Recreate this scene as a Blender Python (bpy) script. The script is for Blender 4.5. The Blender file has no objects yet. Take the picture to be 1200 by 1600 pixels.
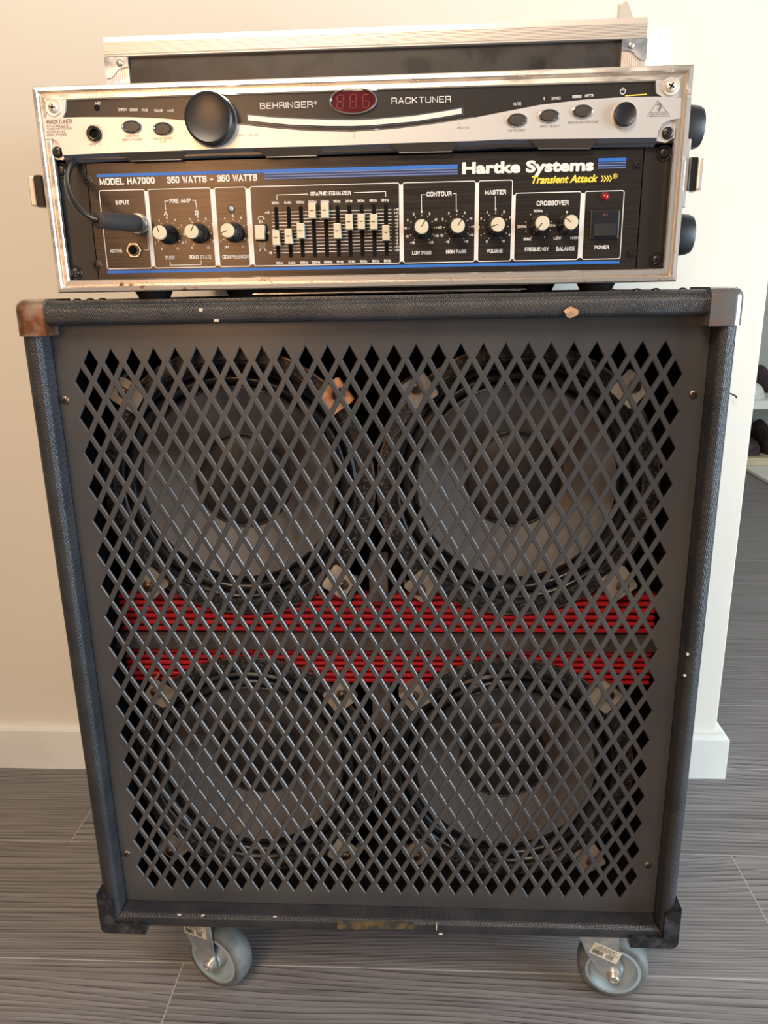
import bpy, bmesh, math, random
from mathutils import Vector, Matrix
random.seed(7)
S = bpy.context.scene
C = S.collection
R = math.radians

# ------------------------------------------------------------------ camera
cd = bpy.data.cameras.new('camera'); cam = bpy.data.objects.new('camera', cd); C.objects.link(cam)
cam.location = (0.04413, -0.64538, 0.75848)
cam.rotation_euler = (1.28938, 0.01764, 0.05106)
cd.sensor_fit = 'VERTICAL'; cd.sensor_height = 36; cd.lens = 27.0
cd.clip_start = 0.02; cd.clip_end = 50
S.camera = cam
# ------------------------------------------------------------------ world + light
w = bpy.data.worlds.new('world'); S.world = w; w.use_nodes = True
bg = w.node_tree.nodes['Background']; bg.inputs[0].default_value = (0.92, 0.86, 0.79, 1); bg.inputs[1].default_value = 0.24
def area(name, loc, target, sx, sy, power, col):
    l = bpy.data.lights.new(name, 'AREA'); l.shape = 'RECTANGLE'; l.size = sx; l.size_y = sy
    l.energy = power; l.color = col
    o = bpy.data.objects.new(name, l); C.objects.link(o); o.location = loc
    o.rotation_euler = (Vector(target) - Vector(loc)).to_track_quat('-Z', 'Y').to_euler()
    return o
area('window_daylight', (2.2, -0.66, 0.80), (0.1, 0.0, 0.42), 1.3, 1.4, 80, (0.70, 0.86, 1.0))
area('warm_lamp', (-0.56, -1.60, 1.00), (-0.1, 0.0, 0.78), 0.26, 0.45, 6.5, (1.0, 0.50, 0.20))
area('warm_ceiling_lamp', (-0.35, -1.5, 2.1), (-0.1, 0.2, 0.75), 0.8, 0.8, 38, (1.0, 0.80, 0.60))
area('hall_daylight', (1.2, 1.6, 2.3), (1.3, 2.2, 0.0), 1.0, 1.0, 10, (0.92, 0.97, 1.0))
S.view_settings.view_transform = 'Standard'; S.view_settings.look = 'None'
S.view_settings.exposure = 0.2; S.view_settings.gamma = 1.0; S.view_settings.use_curve_mapping = False

# ------------------------------------------------------------------ materials
def mat(name, col, rough=0.5, metal=0.0, spec=0.5, coat=0.0, emis=None, estr=0):
    m = bpy.data.materials.new(name); m.use_nodes = True
    b = m.node_tree.nodes['Principled BSDF']
    b.inputs['Base Color'].default_value = (*col, 1); b.inputs['Roughness'].default_value = rough
    b.inputs['Metallic'].default_value = metal; b.inputs['Specular IOR Level'].default_value = spec
    b.inputs['Coat Weight'].default_value = coat
    if emis: b.inputs['Emission Color'].default_value = (*emis, 1); b.inputs['Emission Strength'].default_value = estr
    return m
def nodes(m): return m.node_tree.nodes, m.node_tree.links, m.node_tree.nodes['Principled BSDF']
def noise_mix(m, c1, c2, scale, lo=0.4, hi=0.6, detail=4, stretch=(1, 1, 1), rough=None, bump=0, bscale=None, dist=0.0005, src='Object'):
    N, L, b = nodes(m)
    tc = N.new('ShaderNodeTexCoord'); mp = N.new('ShaderNodeMapping'); mp.inputs['Scale'].default_value = stretch
    L.new(tc.outputs[src], mp.inputs['Vector'])
    nz = N.new('ShaderNodeTexNoise'); nz.inputs['Scale'].default_value = scale; nz.inputs['Detail'].default_value = detail
    L.new(mp.outputs[0], nz.inputs['Vector'])
    rp = N.new('ShaderNodeValToRGB'); rp.color_ramp.elements[0].position = lo; rp.color_ramp.elements[1].position = hi
    rp.color_ramp.elements[0].color = (*c1, 1); rp.color_ramp.elements[1].color = (*c2, 1)
    L.new(nz.outputs['Fac'], rp.inputs[0]); L.new(rp.outputs[0], b.inputs['Base Color'])
    if rough:
        mr = N.new('ShaderNodeMapRange'); mr.inputs['To Min'].default_value = rough[0]; mr.inputs['To Max'].default_value = rough[1]
        mr.inputs['From Min'].default_value = lo; mr.inputs['From Max'].default_value = hi
        L.new(nz.outputs['Fac'], mr.inputs['Value']); L.new(mr.outputs[0], b.inputs['Roughness'])
    if bump:
        n2 = N.new('ShaderNodeTexNoise'); n2.inputs['Scale'].default_value = bscale or scale; n2.inputs['Detail'].default_value = 2
        L.new(mp.outputs[0], n2.inputs['Vector'])
        bp = N.new('ShaderNodeBump'); bp.inputs['Strength'].default_value = bump; bp.inputs['Distance'].default_value = dist
        L.new(n2.outputs['Fac'], bp.inputs['Height']); L.new(bp.outputs[0], b.inputs['Normal'])
    return m

M = {}
M['wall'] = noise_mix(mat('wall_paint', (0.8, 0.75, 0.65), 0.85), (0.705, 0.66, 0.575), (0.72, 0.675, 0.59), 3, bump=0.15, bscale=260, dist=0.0004)
M['trim'] = noise_mix(mat('white_trim_paint', (0.8, 0.78, 0.72), 0.5), (0.68, 0.67, 0.62), (0.74, 0.735, 0.69), 9)
M['far_wall'] = mat('hall_wall_paint', (0.55, 0.55, 0.47), 0.8)
M['grille'] = noise_mix(mat('grey_painted_steel', (0.06, 0.06, 0.06), 0.42, 0.25), (0.056, 0.056, 0.058), (0.080, 0.078, 0.076), 7, 0.35, 0.7, rough=(0.24, 0.34), bump=0.06, bscale=900, dist=0.0002)
M['black'] = mat('black_paint', (0.008, 0.008, 0.008), 0.6)
M['deep'] = mat('matt_black_baffle', (0.004, 0.004, 0.004), 0.9, spec=0.2)
M['plastic'] = mat('black_plastic', (0.012, 0.013, 0.015), 0.32)
M['corner_plastic'] = noise_mix(mat('scuffed_black_plastic', (0.015, 0.016, 0.02), 0.4), (0.010, 0.011, 0.014), (0.05, 0.053, 0.06), 85, 0.48, 0.72, rough=(0.32, 0.55))
M['rubber'] = mat('black_rubber', (0.014, 0.015, 0.016), 0.45)
M['grey_rubber'] = noise_mix(mat('grey_rubber', (0.2, 0.22, 0.23), 0.6), (0.085, 0.095, 0.093), (0.14, 0.15, 0.147), 60)
M['zinc'] = noise_mix(mat('zinc_plated_steel', (0.6, 0.63, 0.66), 0.3, 0.85), (0.48, 0.52, 0.56), (0.68, 0.70, 0.70), 45, rough=(0.22, 0.42))
M['wheel'] = mat('pale_grey_wheel_plastic', (0.30, 0.37, 0.41), 0.32)
M['alu'] = noise_mix(mat('worn_aluminium', (0.75, 0.72, 0.68), 0.3, 0.9), (0.80, 0.73, 0.65), (0.88, 0.82, 0.74), 40, rough=(0.26, 0.40), stretch=(1, 1, 3))
M['alu_rough'] = mat('brushed_aluminium', (0.72, 0.65, 0.58), 0.38, 0.65)
M['lam'] = noise_mix(mat('black_phenolic_board', (0.02, 0.017, 0.015), 0.4), (0.016, 0.013, 0.012), (0.026, 0.021, 0.019), 30, rough=(0.3, 0.5))
M['panel'] = noise_mix(mat('black_anodised_panel', (0.02, 0.018, 0.017), 0.3, 0.5), (0.030, 0.025, 0.022), (0.042, 0.035, 0.030), 14, stretch=(1, 1, 60), rough=(0.24, 0.30))
M['ear'] = mat('black_bracket_paint', (0.016, 0.014, 0.013), 0.45, 0.2)
M['gloss'] = mat('glossy_black_fascia', (0.022, 0.019, 0.018), 0.28)
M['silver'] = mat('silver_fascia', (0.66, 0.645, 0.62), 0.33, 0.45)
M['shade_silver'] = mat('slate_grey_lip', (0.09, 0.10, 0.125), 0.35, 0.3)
M['lip_tab'] = mat('dark_bronze_lip_tab', (0.07, 0.06, 0.05), 0.35, 0.4)
M['chrome'] = mat('chrome', (0.85, 0.83, 0.80), 0.12, 1.0)
M['white_print'] = mat('white_print', (0.72, 0.71, 0.69), 0.5)
M['grey_print'] = mat('dark_print_on_silver', (0.10, 0.09, 0.085), 0.5)
M['yellow_print'] = mat('yellow_print', (0.78, 0.62, 0.06), 0.5)
M['blue_print'] = mat('blue_print', (0.012, 0.13, 0.50), 0.5)
M['navy_print'] = mat('navy_print', (0.012, 0.03, 0.11), 0.45)
M['lightbar'] = mat('translucent_white_bar', (0.66, 0.69, 0.62), 0.3)
M['red_window'] = mat('dark_red_window', (0.075, 0.005, 0.008), 0.15, coat=0.3)
M['red_digit'] = mat('dim_red_digit', (0.17, 0.012, 0.016), 0.3, emis=(0.8, 0.04, 0.05), estr=0.02)
M['red_led'] = mat('red_led', (0.30, 0.005, 0.01), 0.12, coat=0.5)
M['clear_led'] = mat('clear_led', (0.40, 0.38, 0.37), 0.15)
M['button'] = mat('brown_black_button', (0.045, 0.036, 0.032), 0.4)
M['washer'] = mat('pale_nickel', (0.72, 0.68, 0.60), 0.42, 0.6)
M['cream'] = mat('cream_plastic', (0.58, 0.53, 0.39), 0.42)
M['knob_black'] = mat('knob_black', (0.014, 0.016, 0.018), 0.28)
M['red_rib'] = mat('red_foam_rib', (0.55, 0.010, 0.018), 0.55)
M['dark_red'] = mat('dark_red_backing', (0.09, 0.002, 0.004), 0.7)
M['frame_speck'] = noise_mix(mat('speckled_black_basket', (0.02, 0.02, 0.02), 0.45), (0.014, 0.014, 0.014), (0.10, 0.095, 0.09), 520, 0.52, 0.68, detail=1, bump=0.6, bscale=520, dist=0.0006)
M['surround'] = noise_mix(mat('dusty_rubber_surround', (0.02, 0.02, 0.022), 0.3), (0.010, 0.011, 0.013), (0.045, 0.036, 0.028), 40, 0.5, 0.75, rough=(0.24, 0.5))
M['cone'] = noise_mix(mat('dull_aluminium_cone', (0.3, 0.3, 0.3), 0.5, 0.6), (0.095, 0.072, 0.058), (0.18, 0.18, 0.18), 12, 0.36, 0.56, rough=(0.42, 0.6))
M['cap'] = noise_mix(mat('dusty_black_cap', (0.02, 0.018, 0.016), 0.5), (0.012, 0.010, 0.009), (0.030, 0.025, 0.022), 26)
M['clamp'] = noise_mix(mat('tarnished_clamp_steel', (0.5, 0.45, 0.38), 0.4, 0.6), (0.62, 0.56, 0.47), (0.34, 0.21, 0.12), 60, 0.5, 0.72, rough=(0.3, 0.6))
M['clamp_rust'] = noise_mix(mat('rusty_clamp_steel', (0.5, 0.3, 0.2), 0.5, 0.4), (0.62, 0.36, 0.22), (0.36, 0.13, 0.06), 75, 0.42, 0.68, rough=(0.4, 0.7))
M['bolt'] = noise_mix(mat('dull_bolt_steel', (0.2, 0.17, 0.15), 0.35, 0.8), (0.30, 0.26, 0.23), (0.12, 0.07, 0.045), 120)
M['screw'] = mat('dark_screw', (0.05, 0.047, 0.045), 0.28, 0.8)
M['steel_screw'] = mat('steel_screw', (0.55, 0.52, 0.48), 0.33, 0.8)
M['brown_bar'] = noise_mix(mat('dusty_brown_batten', (0.08, 0.065, 0.055), 0.8), (0.060, 0.052, 0.048), (0.11, 0.085, 0.07), 30)
M['rust_corner'] = noise_mix(mat('rusty_steel_corner', (0.3, 0.2, 0.13), 0.3, 0.6), (0.16, 0.065, 0.03), (0.40, 0.29, 0.22), 60, 0.38, 0.60, detail=5, rough=(0.42, 0.26))
M['steel_corner'] = noise_mix(mat('tarnished_steel_corner', (0.3, 0.3, 0.3), 0.3, 0.75), (0.26, 0.13, 0.085), (0.27, 0.275, 0.27), 30, 0.36, 0.52, detail=5, rough=(0.4, 0.22))
M['plug'] = mat('matt_plug_sleeve', (0.030, 0.024, 0.021), 0.6)
M['cord'] = mat('black_cable_jacket', (0.012, 0.013, 0.014), 0.3)
M['sticker'] = noise_mix(mat('paper_sticker', (0.66, 0.62, 0.50), 0.6), (0.60, 0.54, 0.40), (0.70, 0.68, 0.60), 60)
M['ink'] = mat('sticker_ink', (0.05, 0.05, 0.05), 0.6)
M['beige_mark'] = mat('grey_beige_mark', (0.52, 0.45, 0.36), 0.8)
M['white_plastic'] = mat('white_plastic', (0.86, 0.85, 0.80), 0.4)
M['board_white'] = mat('white_board', (0.68, 0.68, 0.62), 0.5)
M['rack_back'] = mat('sage_grey_board', (0.36, 0.38, 0.33), 0.7)
M['tan_wood'] = noise_mix(mat('tan_wood', (0.5, 0.4, 0.24), 0.5), (0.46, 0.37, 0.22), (0.56, 0.46, 0.30), 12, stretch=(1, 8, 8))
M['shoe_dark'] = noise_mix(mat('dark_brown_fabric', (0.03, 0.02, 0.02), 0.8), (0.022, 0.016, 0.018), (0.05, 0.03, 0.03), 30)
M['shoe_white'] = mat('white_leather', (0.62, 0.62, 0.58), 0.5)

def vinyl():                       # woven-look leathercloth: two crossed waves as relief
    m = mat('black_leathercloth', (0.02, 0.021, 0.024), 0.36)
    N, L, b = nodes(m)
    tc = N.new('ShaderNodeTexCoord')
    mp = N.new('ShaderNodeMapping'); mp.inputs['Scale'].default_value = (1, 1, 0.7); mp.inputs['Rotation'].default_value = (0, R(24), 0); L.new(tc.outputs['Object'], mp.inputs['Vector'])
    v = N.new('ShaderNodeTexVoronoi'); v.inputs['Scale'].default_value = 740; v.inputs['Randomness'].default_value = 0.25
    L.new(mp.outputs[0], v.inputs['Vector'])
    nz = N.new('ShaderNodeTexNoise'); nz.inputs['Scale'].default_value = 28; L.new(tc.outputs['Object'], nz.inputs['Vector'])
    bp = N.new('ShaderNodeBump'); bp.inputs['Strength'].default_value = 0.85; bp.inputs['Distance'].default_value = 0.0007; bp.invert = True
    L.new(v.outputs['Distance'], bp.inputs['Height']); L.new(bp.outputs[0], b.inputs['Normal'])
    rp = N.new('ShaderNodeValToRGB'); rp.color_ramp.elements[0].position = 0.35; rp.color_ramp.elements[1].position = 0.7
    rp.color_ramp.elements[0].color = (0.017, 0.019, 0.023, 1); rp.color_ramp.elements[1].color = (0.034, 0.034, 0.037, 1)
    L.new(nz.outputs['Fac'], rp.inputs[0]); L.new(rp.outputs[0], b.inputs['Base Color'])
    return m
M['vinyl'] = vinyl()

def wood():                        # grey-brown laminate, grain along x, each plank its own offset
    m = mat('grey_brown_laminate', (0.2, 0.18, 0.17), 0.42, spec=0.45)
    N, L, b = nodes(m)
    tc = N.new('ShaderNodeTexCoord'); oi = N.new('ShaderNodeObjectInfo')
    ad = N.new('ShaderNodeVectorMath'); ad.operation = 'MULTIPLY_ADD'
    L.new(oi.outputs['Random'], ad.inputs[0]); ad.inputs[1].default_value = (7, 5, 3); L.new(tc.outputs['Object'], ad.inputs[2])
    m0 = N.new('ShaderNodeMapping'); m0.inputs['Scale'].default_value = (0.5, 3.0, 1); L.new(ad.outputs[0], m0.inputs['Vector'])
    big = N.new('ShaderNodeTexNoise'); big.inputs['Scale'].default_value = 1.3; big.inputs['Detail'].default_value = 2; L.new(m0.outputs[0], big.inputs['Vector'])
    # cathedral growth rings: wave driven by warped distance across the board
    sx = N.new('ShaderNodeSeparateXYZ'); L.new(ad.outputs[0], sx.inputs[0])
    ml = N.new('ShaderNodeMath'); ml.operation = 'MULTIPLY_ADD'; L.new(big.outputs['Fac'], ml.inputs[0]); ml.inputs[1].default_value = 0.24; L.new(sx.outputs['Y'], ml.inputs[2])
    fr = N.new('ShaderNodeMath'); fr.operation = 'MULTIPLY'; L.new(ml.outputs[0], fr.inputs[0]); fr.inputs[1].default_value = 150
    fc = N.new('ShaderNodeMath'); fc.operation = 'FRACT'; L.new(fr.outputs[0], fc.inputs[0])
    rp = N.new('ShaderNodeValToRGB'); e = rp.color_ramp.elements
    e[0].position = 0.0; e[0].color = (0.05, 0.05, 0.05, 1); e[1].position = 1.0; e[1].color = (0.9, 0.9, 0.9, 1)
    e2 = e.new(0.16); e2.color = (0.62, 0.62, 0.62, 1); e3 = e.new(0.93); e3.color = (1, 1, 1, 1)
    L.new(fc.outputs[0], rp.inputs[0])
    m1 = N.new('ShaderNodeMapping'); m1.inputs['Scale'].default_value = (3, 110, 1); L.new(ad.outputs[0], m1.inputs['Vector'])
    fine = N.new('ShaderNodeTexNoise'); fine.inputs['Scale'].default_value = 2.2; fine.inputs['Detail'].default_value = 5; L.new(m1.outputs[0], fine.inputs['Vector'])
    mx = N.new('ShaderNodeMixRGB'); mx.inputs[0].default_value = 0.62; L.new(rp.outputs[0], mx.inputs[1]); L.new(fine.outputs['Fac'], mx.inputs[2])
    cr = N.new('ShaderNodeValToRGB'); c = cr.color_ramp.elements
    c[0].position = 0.34; c[0].color = (0.042, 0.036, 0.035, 1); c[1].position = 0.70; c[1].color = (0.225, 0.210, 0.208, 1)
    L.new(mx.outputs[0], cr.inputs[0]); L.new(cr.outputs[0], b.inputs['Base Color'])
    bp = N.new('ShaderNodeBump'); bp.inputs['Strength'].default_value = 0.25; bp.inputs['Distance'].default_value = 0.0006
    L.new(mx.outputs[0], bp.inputs['Height']); L.new(bp.outputs[0], b.inputs['Normal'])
    return m
M['wood'] = wood()
M['joint'] = mat('joint_bevel_highlight', (0.42, 0.39, 0.36), 0.7)  # pale colour in the plank gaps paints the highlight of the bevels

# ------------------------------------------------------------------ helpers
ORG = {}
def thing(name, label, cat, loc, group=None):
    o = bpy.data.objects.new(name, None); C.objects.link(o); o.location = loc; o.empty_display_size = 0.05
    o['label'] = label; o['category'] = cat
    if group: o['group'] = group
    ORG[o] = Vector(loc); return o
def tag(o, label, cat, group=None):
    o['label'] = label; o['category'] = cat
    if group: o['group'] = group
    return o
def obj(name, bm, m, parent=None, label=None, org=None, smooth=None):
    """bm is in world space; the object's own origin is org (default: mesh centre)."""
    if org is None:
        mn = Vector((1e9,)*3); mx = -mn
        for v in bm.verts:
            for i in range(3): mn[i] = min(mn[i], v.co[i]); mx[i] = max(mx[i], v.co[i])
        org = (mn + mx) / 2
    org = Vector(org)
    bmesh.ops.translate(bm, verts=bm.verts, vec=-org)
    bmesh.ops.recalc_face_normals(bm, faces=bm.faces)
    me = bpy.data.meshes.new(name); bm.to_mesh(me); bm.free()
    for mm in (m if isinstance(m, (list, tuple)) else [m]): me.materials.append(mm)
    if smooth is not None:
        for p in me.polygons: p.use_smooth = True
        me.set_sharp_from_angle(angle=R(smooth))
    o = bpy.data.objects.new(name, me); C.objects.link(o)
    ORG[o] = org
    o.location = org - (ORG[parent] if parent else Vector((0, 0, 0)))
    o.parent = parent
    if label: o['label'] = label
    return o
def dup(o, org, parent, label=None, rot=None, material=None):
    c = o.copy(); C.objects.link(c); c.parent = parent; org = Vector(org); ORG[c] = org
    c.location = org - (ORG[parent] if parent else Vector((0, 0, 0)))
    if rot is not None: c.rotation_euler = rot
    if label: c['label'] = label
    elif 'label' in c: del c['label']
    if material: c.material_slots[0].link = 'OBJECT'; c.material_slots[0].material = material
    return c
def box(bm, x0, x1, y0, y1, z0, z1, bev=0, seg=2):
    r = bmesh.ops.create_cube(bm, size=1)
    for v in r['verts']: v.co = Vector(((x0+x1)/2 + v.co.x*(x1-x0), (y0+y1)/2 + v.co.y*(y1-y0), (z0+z1)/2 + v.co.z*(z1-z0)))
    if bev:
        ed = list({e for v in r['verts'] for e in v.link_edges})
        bmesh.ops.bevel(bm, geom=ed, offset=bev, segments=seg, affect='EDGES', profile=0.5)
    return bm
def B(*a, **k): return box(bmesh.new(), *a, **k)
def prism(bm, pts, y0, y1):
    """extrude an x-z outline from y0 (front) to y1 (back)"""
    f = [bm.verts.new((x, y0, z)) for x, z in pts]; b = [bm.verts.new((x, y1, z)) for x, z in pts]
    n = len(pts)
    bm.faces.new(f); bm.faces.new(b[::-1])
    for i in range(n): bm.faces.new((f[i], b[i], b[(i+1) % n], f[(i+1) % n]))
    return bm
def lathe(bm, prof, center, axis='-Y', seg=32, sx=1, sz=1):
    """prof = [(radius, distance along axis)]; axis vector or name"""
    ax = {'-Y': Vector((0, -1, 0)), 'X': Vector((1, 0, 0)), '-X': Vector((-1, 0, 0)), 'Z': Vector((0, 0, 1))}.get(axis, axis) if isinstance(axis, str) else Vector(axis).normalized()
    up = Vector((0, 0, 1)) if abs(ax.z) < 0.9 else Vector((1, 0, 0))
    u = ax.cross(up).normalized(); v = u.cross(ax).normalized(); c = Vector(center)
    rings = []
    for r, h in prof:
        if r < 1e-6: rings.append([bm.verts.new(c + ax*h)])
        else: rings.append([bm.verts.new(c + ax*h + u*(r*sx*math.cos(2*math.pi*i/seg)) + v*(r*sz*math.sin(2*math.pi*i/seg))) for i in range(seg)])
    for a, b in zip(rings, rings[1:]):
        for i in range(seg):
            j = (i+1) % seg
            if len(a) == 1 and len(b) == 1: continue
            if len(a) == 1: bm.faces.new((a[0], b[i], b[j]))
            elif len(b) == 1: bm.faces.new((a[i], a[j], b[0]))
            else: bm.faces.new((a[i], a[j], b[j], b[i]))
    return bm
def LT(*a, **k): return lathe(bmesh.new(), *a, **k)
def tube(bm, pts, r, seg=12):
    pts = [Vector(p) for p in pts]; prev = None; up = Vector((0.3, 0.2, 1)).normalized()
    for i, p in enumerate(pts):
        t = (pts[min(i+1, len(pts)-1)] - pts[max(i-1, 0)]).normalized()
        u = t.cross(up).normalized(); v = u.cross(t)
        ring = [bm.verts.new(p + u*r*math.cos(2*math.pi*k/seg) + v*r*math.sin(2*math.pi*k/seg)) for k in range(seg)]
        if prev:
            for k in range(seg): bm.faces.new((prev[k], prev[(k+1) % seg], ring[(k+1) % seg], ring[k]))
        else: bm.faces.new(ring[::-1])
        prev = ring
    bm.faces.new(prev); return bm
def spline(P, n=8):
    P = [Vector(p) for p in P]; out = []
    for i in range(len(P)-1):
        a, b, c, d = P[max(i-1, 0)], P[i], P[i+1], P[min(i+2, len(P)-1)]
        for k in range(n):
            t = k/n; out.append(0.5*((2*b) + (c-a)*t + (2*a-5*b+4*c-d)*t*t + (3*b-3*c+d-a)*t*t*t))
    out.append(P[-1]); return out
def sweep_side(bm, sec, x0, x1, z0, z1, side):
    """mitred length of a picture-frame section; sec = [(inset, y)] closed"""
    rows = []
    for d, y in sec:
        a = {'left': ((x0+d, z0+d), (x0+d, z1-d)), 'right': ((x1-d, z0+d), (x1-d, z1-d)),
             'top': ((x0+d, z1-d), (x1-d, z1-d)), 'bottom': ((x0+d, z0+d), (x1-d, z0+d))}[side]
        rows.append([bm.verts.new((q[0], y, q[1])) for q in a])
    n = len(rows)
    for i in range(n):
        a, b = rows[i], rows[(i+1) % n]; bm.faces.new((a[0], a[1], b[1], b[0]))
    bm.faces.new([r[0] for r in rows]); bm.faces.new([r[1] for r in rows][::-1])
    return bm
def arc_pts(cx, cz, r, a0, a1, n):
    return [(cx + r*math.cos(R(a0+(a1-a0)*i/n)), cz + r*math.sin(R(a0+(a1-a0)*i/n))) for i in range(n+1)]
def rrect(x0, x1, z0, z1, r, n=4):
    return arc_pts(x1-r, z1-r, r, 0, 90, n) + arc_pts(x0+r, z1-r, r, 90, 180, n) + arc_pts(x0+r, z0+r, r, 180, 270, n) + arc_pts(x1-r, z0+r, r, 270, 360, n)
def outline(bm, pts, w, y, closed=True, th=0.00012):
    """thin printed line following pts (x,z), width w, on plane y"""
    n = len(pts); P = [Vector((a, b)) for a, b in pts]; L = []; Rr = []
    for i in range(n):
        a = P[(i-1) % n] if closed or i > 0 else P[i]; c = P[(i+1) % n] if closed or i < n-1 else P[i]
        d1 = (P[i]-a); d2 = (c-P[i])
        d = ((d1.normalized() if d1.length > 1e-9 else Vector((0, 0))) + (d2.normalized() if d2.length > 1e-9 else Vector((0, 0))))
        d = d.normalized() if d.length > 1e-6 else Vector((1, 0)); nn = Vector((-d.y, d.x))
        ref = d1 if d1.length > 1e-9 else d2; cs = abs(nn.dot(Vector((-ref.y, ref.x)).normalized())) or 1
        k = w/2/max(cs, 0.5)
        L.append(bm.verts.new((P[i].x+nn.x*k, y-th, P[i].y+nn.y*k))); Rr.append(bm.verts.new((P[i].x-nn.x*k, y-th, P[i].y-nn.y*k)))
    for i in range(n if closed else n-1):
        j = (i+1) % n; bm.faces.new((L[i], L[j], Rr[j], Rr[i]))
PX = 0.000480                        # metres per photo pixel on the front panels
GL = {
 'A': (1.05, [[(0,0),(.5,1),(1,0)],[(.2,.33),(.8,.33)]]), 'B': (1, [[(0,0),(0,1),(.92,1,1),(.92,.53,1),(0,.53)],[(.5,.53),(1,.53,1),(1,0,1),(0,0)]]),
 'C': (1, [[(1,.70),(1,1,1),(0,1,1),(0,0,1),(1,0,1),(1,.30)]]), 'D': (1, [[(0,0),(0,1),(1,1,1),(1,0,1),(0,0)]]),
 'E': (.9, [[(1,1),(0,1),(0,0),(1,0)],[(0,.52),(.9,.52)]]), 'F': (.85, [[(1,1),(0,1),(0,0)],[(0,.5),(.85,.5)]]),
 'G': (1.05, [[(1,.74),(1,1,1),(0,1,1),(0,0,1),(1,0,1),(1,.46),(.55,.46)]]), 'H': (1, [[(0,0),(0,1)],[(1,0),(1,1)],[(0,.52),(1,.52)]]),
 'I': (.0, [[(0,0),(0,1)]]), 'K': (1, [[(0,0),(0,1)],[(.95,1),(.05,.42)],[(.3,.60),(1,0)]]), 'L': (.8, [[(0,1),(0,0),(1,0)]]),
 'M': (1.25, [[(0,0),(0,1),(.5,.1),(1,1),(1,0)]]), 'N': (1.02, [[(0,0),(0,1),(1,0),(1,1)]]), 'O': (1.08, [[(.5,1),(0,1,1),(0,0,1),(1,0,1),(1,1,1),(.5,1)]]),
 'P': (.95, [[(0,0),(0,1),(1,1,1),(1,.46,1),(0,.46)]]), 'Q': (1.08, [[(.5,1),(0,1,1),(0,0,1),(1,0,1),(1,1,1),(.5,1)],[(.6,.3),(1.05,-.08)]]),
 'R': (1, [[(0,0),(0,1),(1,1,1),(1,.48,1),(0,.48)],[(.6,.48),(1,.38,1),(1,0)]]), 'S': (.98, [[(1,.72),(1,1,1),(0,1,1),(0,.53,1),(1,.53,1),(1,0,1),(0,0,1),(0,.28)]]),
 'T': (1, [[(0,1),(1,1)],[(.5,1),(.5,0)]]), 'U': (1, [[(0,1),(0,0,1),(1,0,1),(1,1)]]), 'V': (1.02, [[(0,1),(.5,0),(1,1)]]),
 'W': (1.4, [[(0,1),(.26,0),(.5,.95),(.74,0),(1,1)]]), 'X': (1, [[(0,0),(1,1)],[(0,1),(1,0)]]), 'Y': (1, [[(0,1),(.5,.45),(1,1)],[(.5,.45),(.5,0)]]), 'Z': (1, [[(0,1),(1,1),(0,0),(1,0)]]),
 'z': (.62, [[(0,.68),(1,.68),(0,0),(1,0)]]), '0': (.85, [[(.5,1),(0,1,1),(0,0,1),(1,0,1),(1,1,1),(.5,1)]]), '1': (.4, [[(0,.76),(1,1),(1,0)]]),
 '2': (.85, [[(0,.74),(0,1,1),(1,1,1),(1,.58,1),(0,0),(1,0)]]), '3': (.85, [[(0,.8),(0,1,1),(.94,1,1),(.94,.53,1),(.35,.53)],[(.5,.53),(1,.53,1),(1,0,1),(0,0,1),(0,.2)]]),
 '4': (.9, [[(.75,0),(.75,1),(0,.3),(1,.3)]]), '5': (.85, [[(.95,1),(.1,1),(.02,.5),(.5,.62),(1,.62,1),(1,0,1),(0,0,1),(0,.2)]]), '6': (.85, [[(1,.8),(1,1,1),(0,1,1),(0,0,1),(1,0,1),(1,.56,1),(0,.56)]]),
 '7': (.85, [[(0,1),(1,1),(.3,0)]]), '8': (.85, [[(.5,1),(.05,1,1),(.05,.54,1),(.95,.54,1),(.95,1,1),(.5,1)],[(.5,.54),(0,.54,1),(0,0,1),(1,0,1),(1,.54,1),(.5,.54)]]),
 '9': (.85, [[(1,.44),(0,.44,1),(0,1,1),(1,1,1),(1,0,1),(0,0,1),(0,.2)]]), '+': (.7, [[(0,.45),(1,.45)],[(.5,.15),(.5,.75)]]), '-': (.45, [[(0,.45),(1,.45)]]),
 '/': (.45, [[(0,0),(1,1)]]), '(': (.2, [[(1,1.05),(0,.8),(0,.2),(1,-.05)]]), ')': (.2, [[(0,1.05),(1,.8),(1,.2),(0,-.05)]]), ',': (.0, [[(0,.12),(0,-.12)]]), ' ': (.35, []) }
def rounded(pl, sx, sz, rr):
    out = []
    for i, p in enumerate(pl):
        q = Vector((p[0]*sx, p[1]*sz))
        if len(p) == 2 or i in (0, len(pl)-1): out.append(q); continue
        a = Vector((pl[i-1][0]*sx, pl[i-1][1]*sz)); b = Vector((pl[i+1][0]*sx, pl[i+1][1]*sz))
        da = min(rr, (a-q).length*.48); db = min(rr, (b-q).length*.48)
        A = q+(a-q).normalized()*da; Bq = q+(b-q).normalized()*db
        for t in (0, .33, .67, 1): out.append(A*(1-t)**2 + q*2*t*(1-t) + Bq*t*t)
    return out
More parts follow.
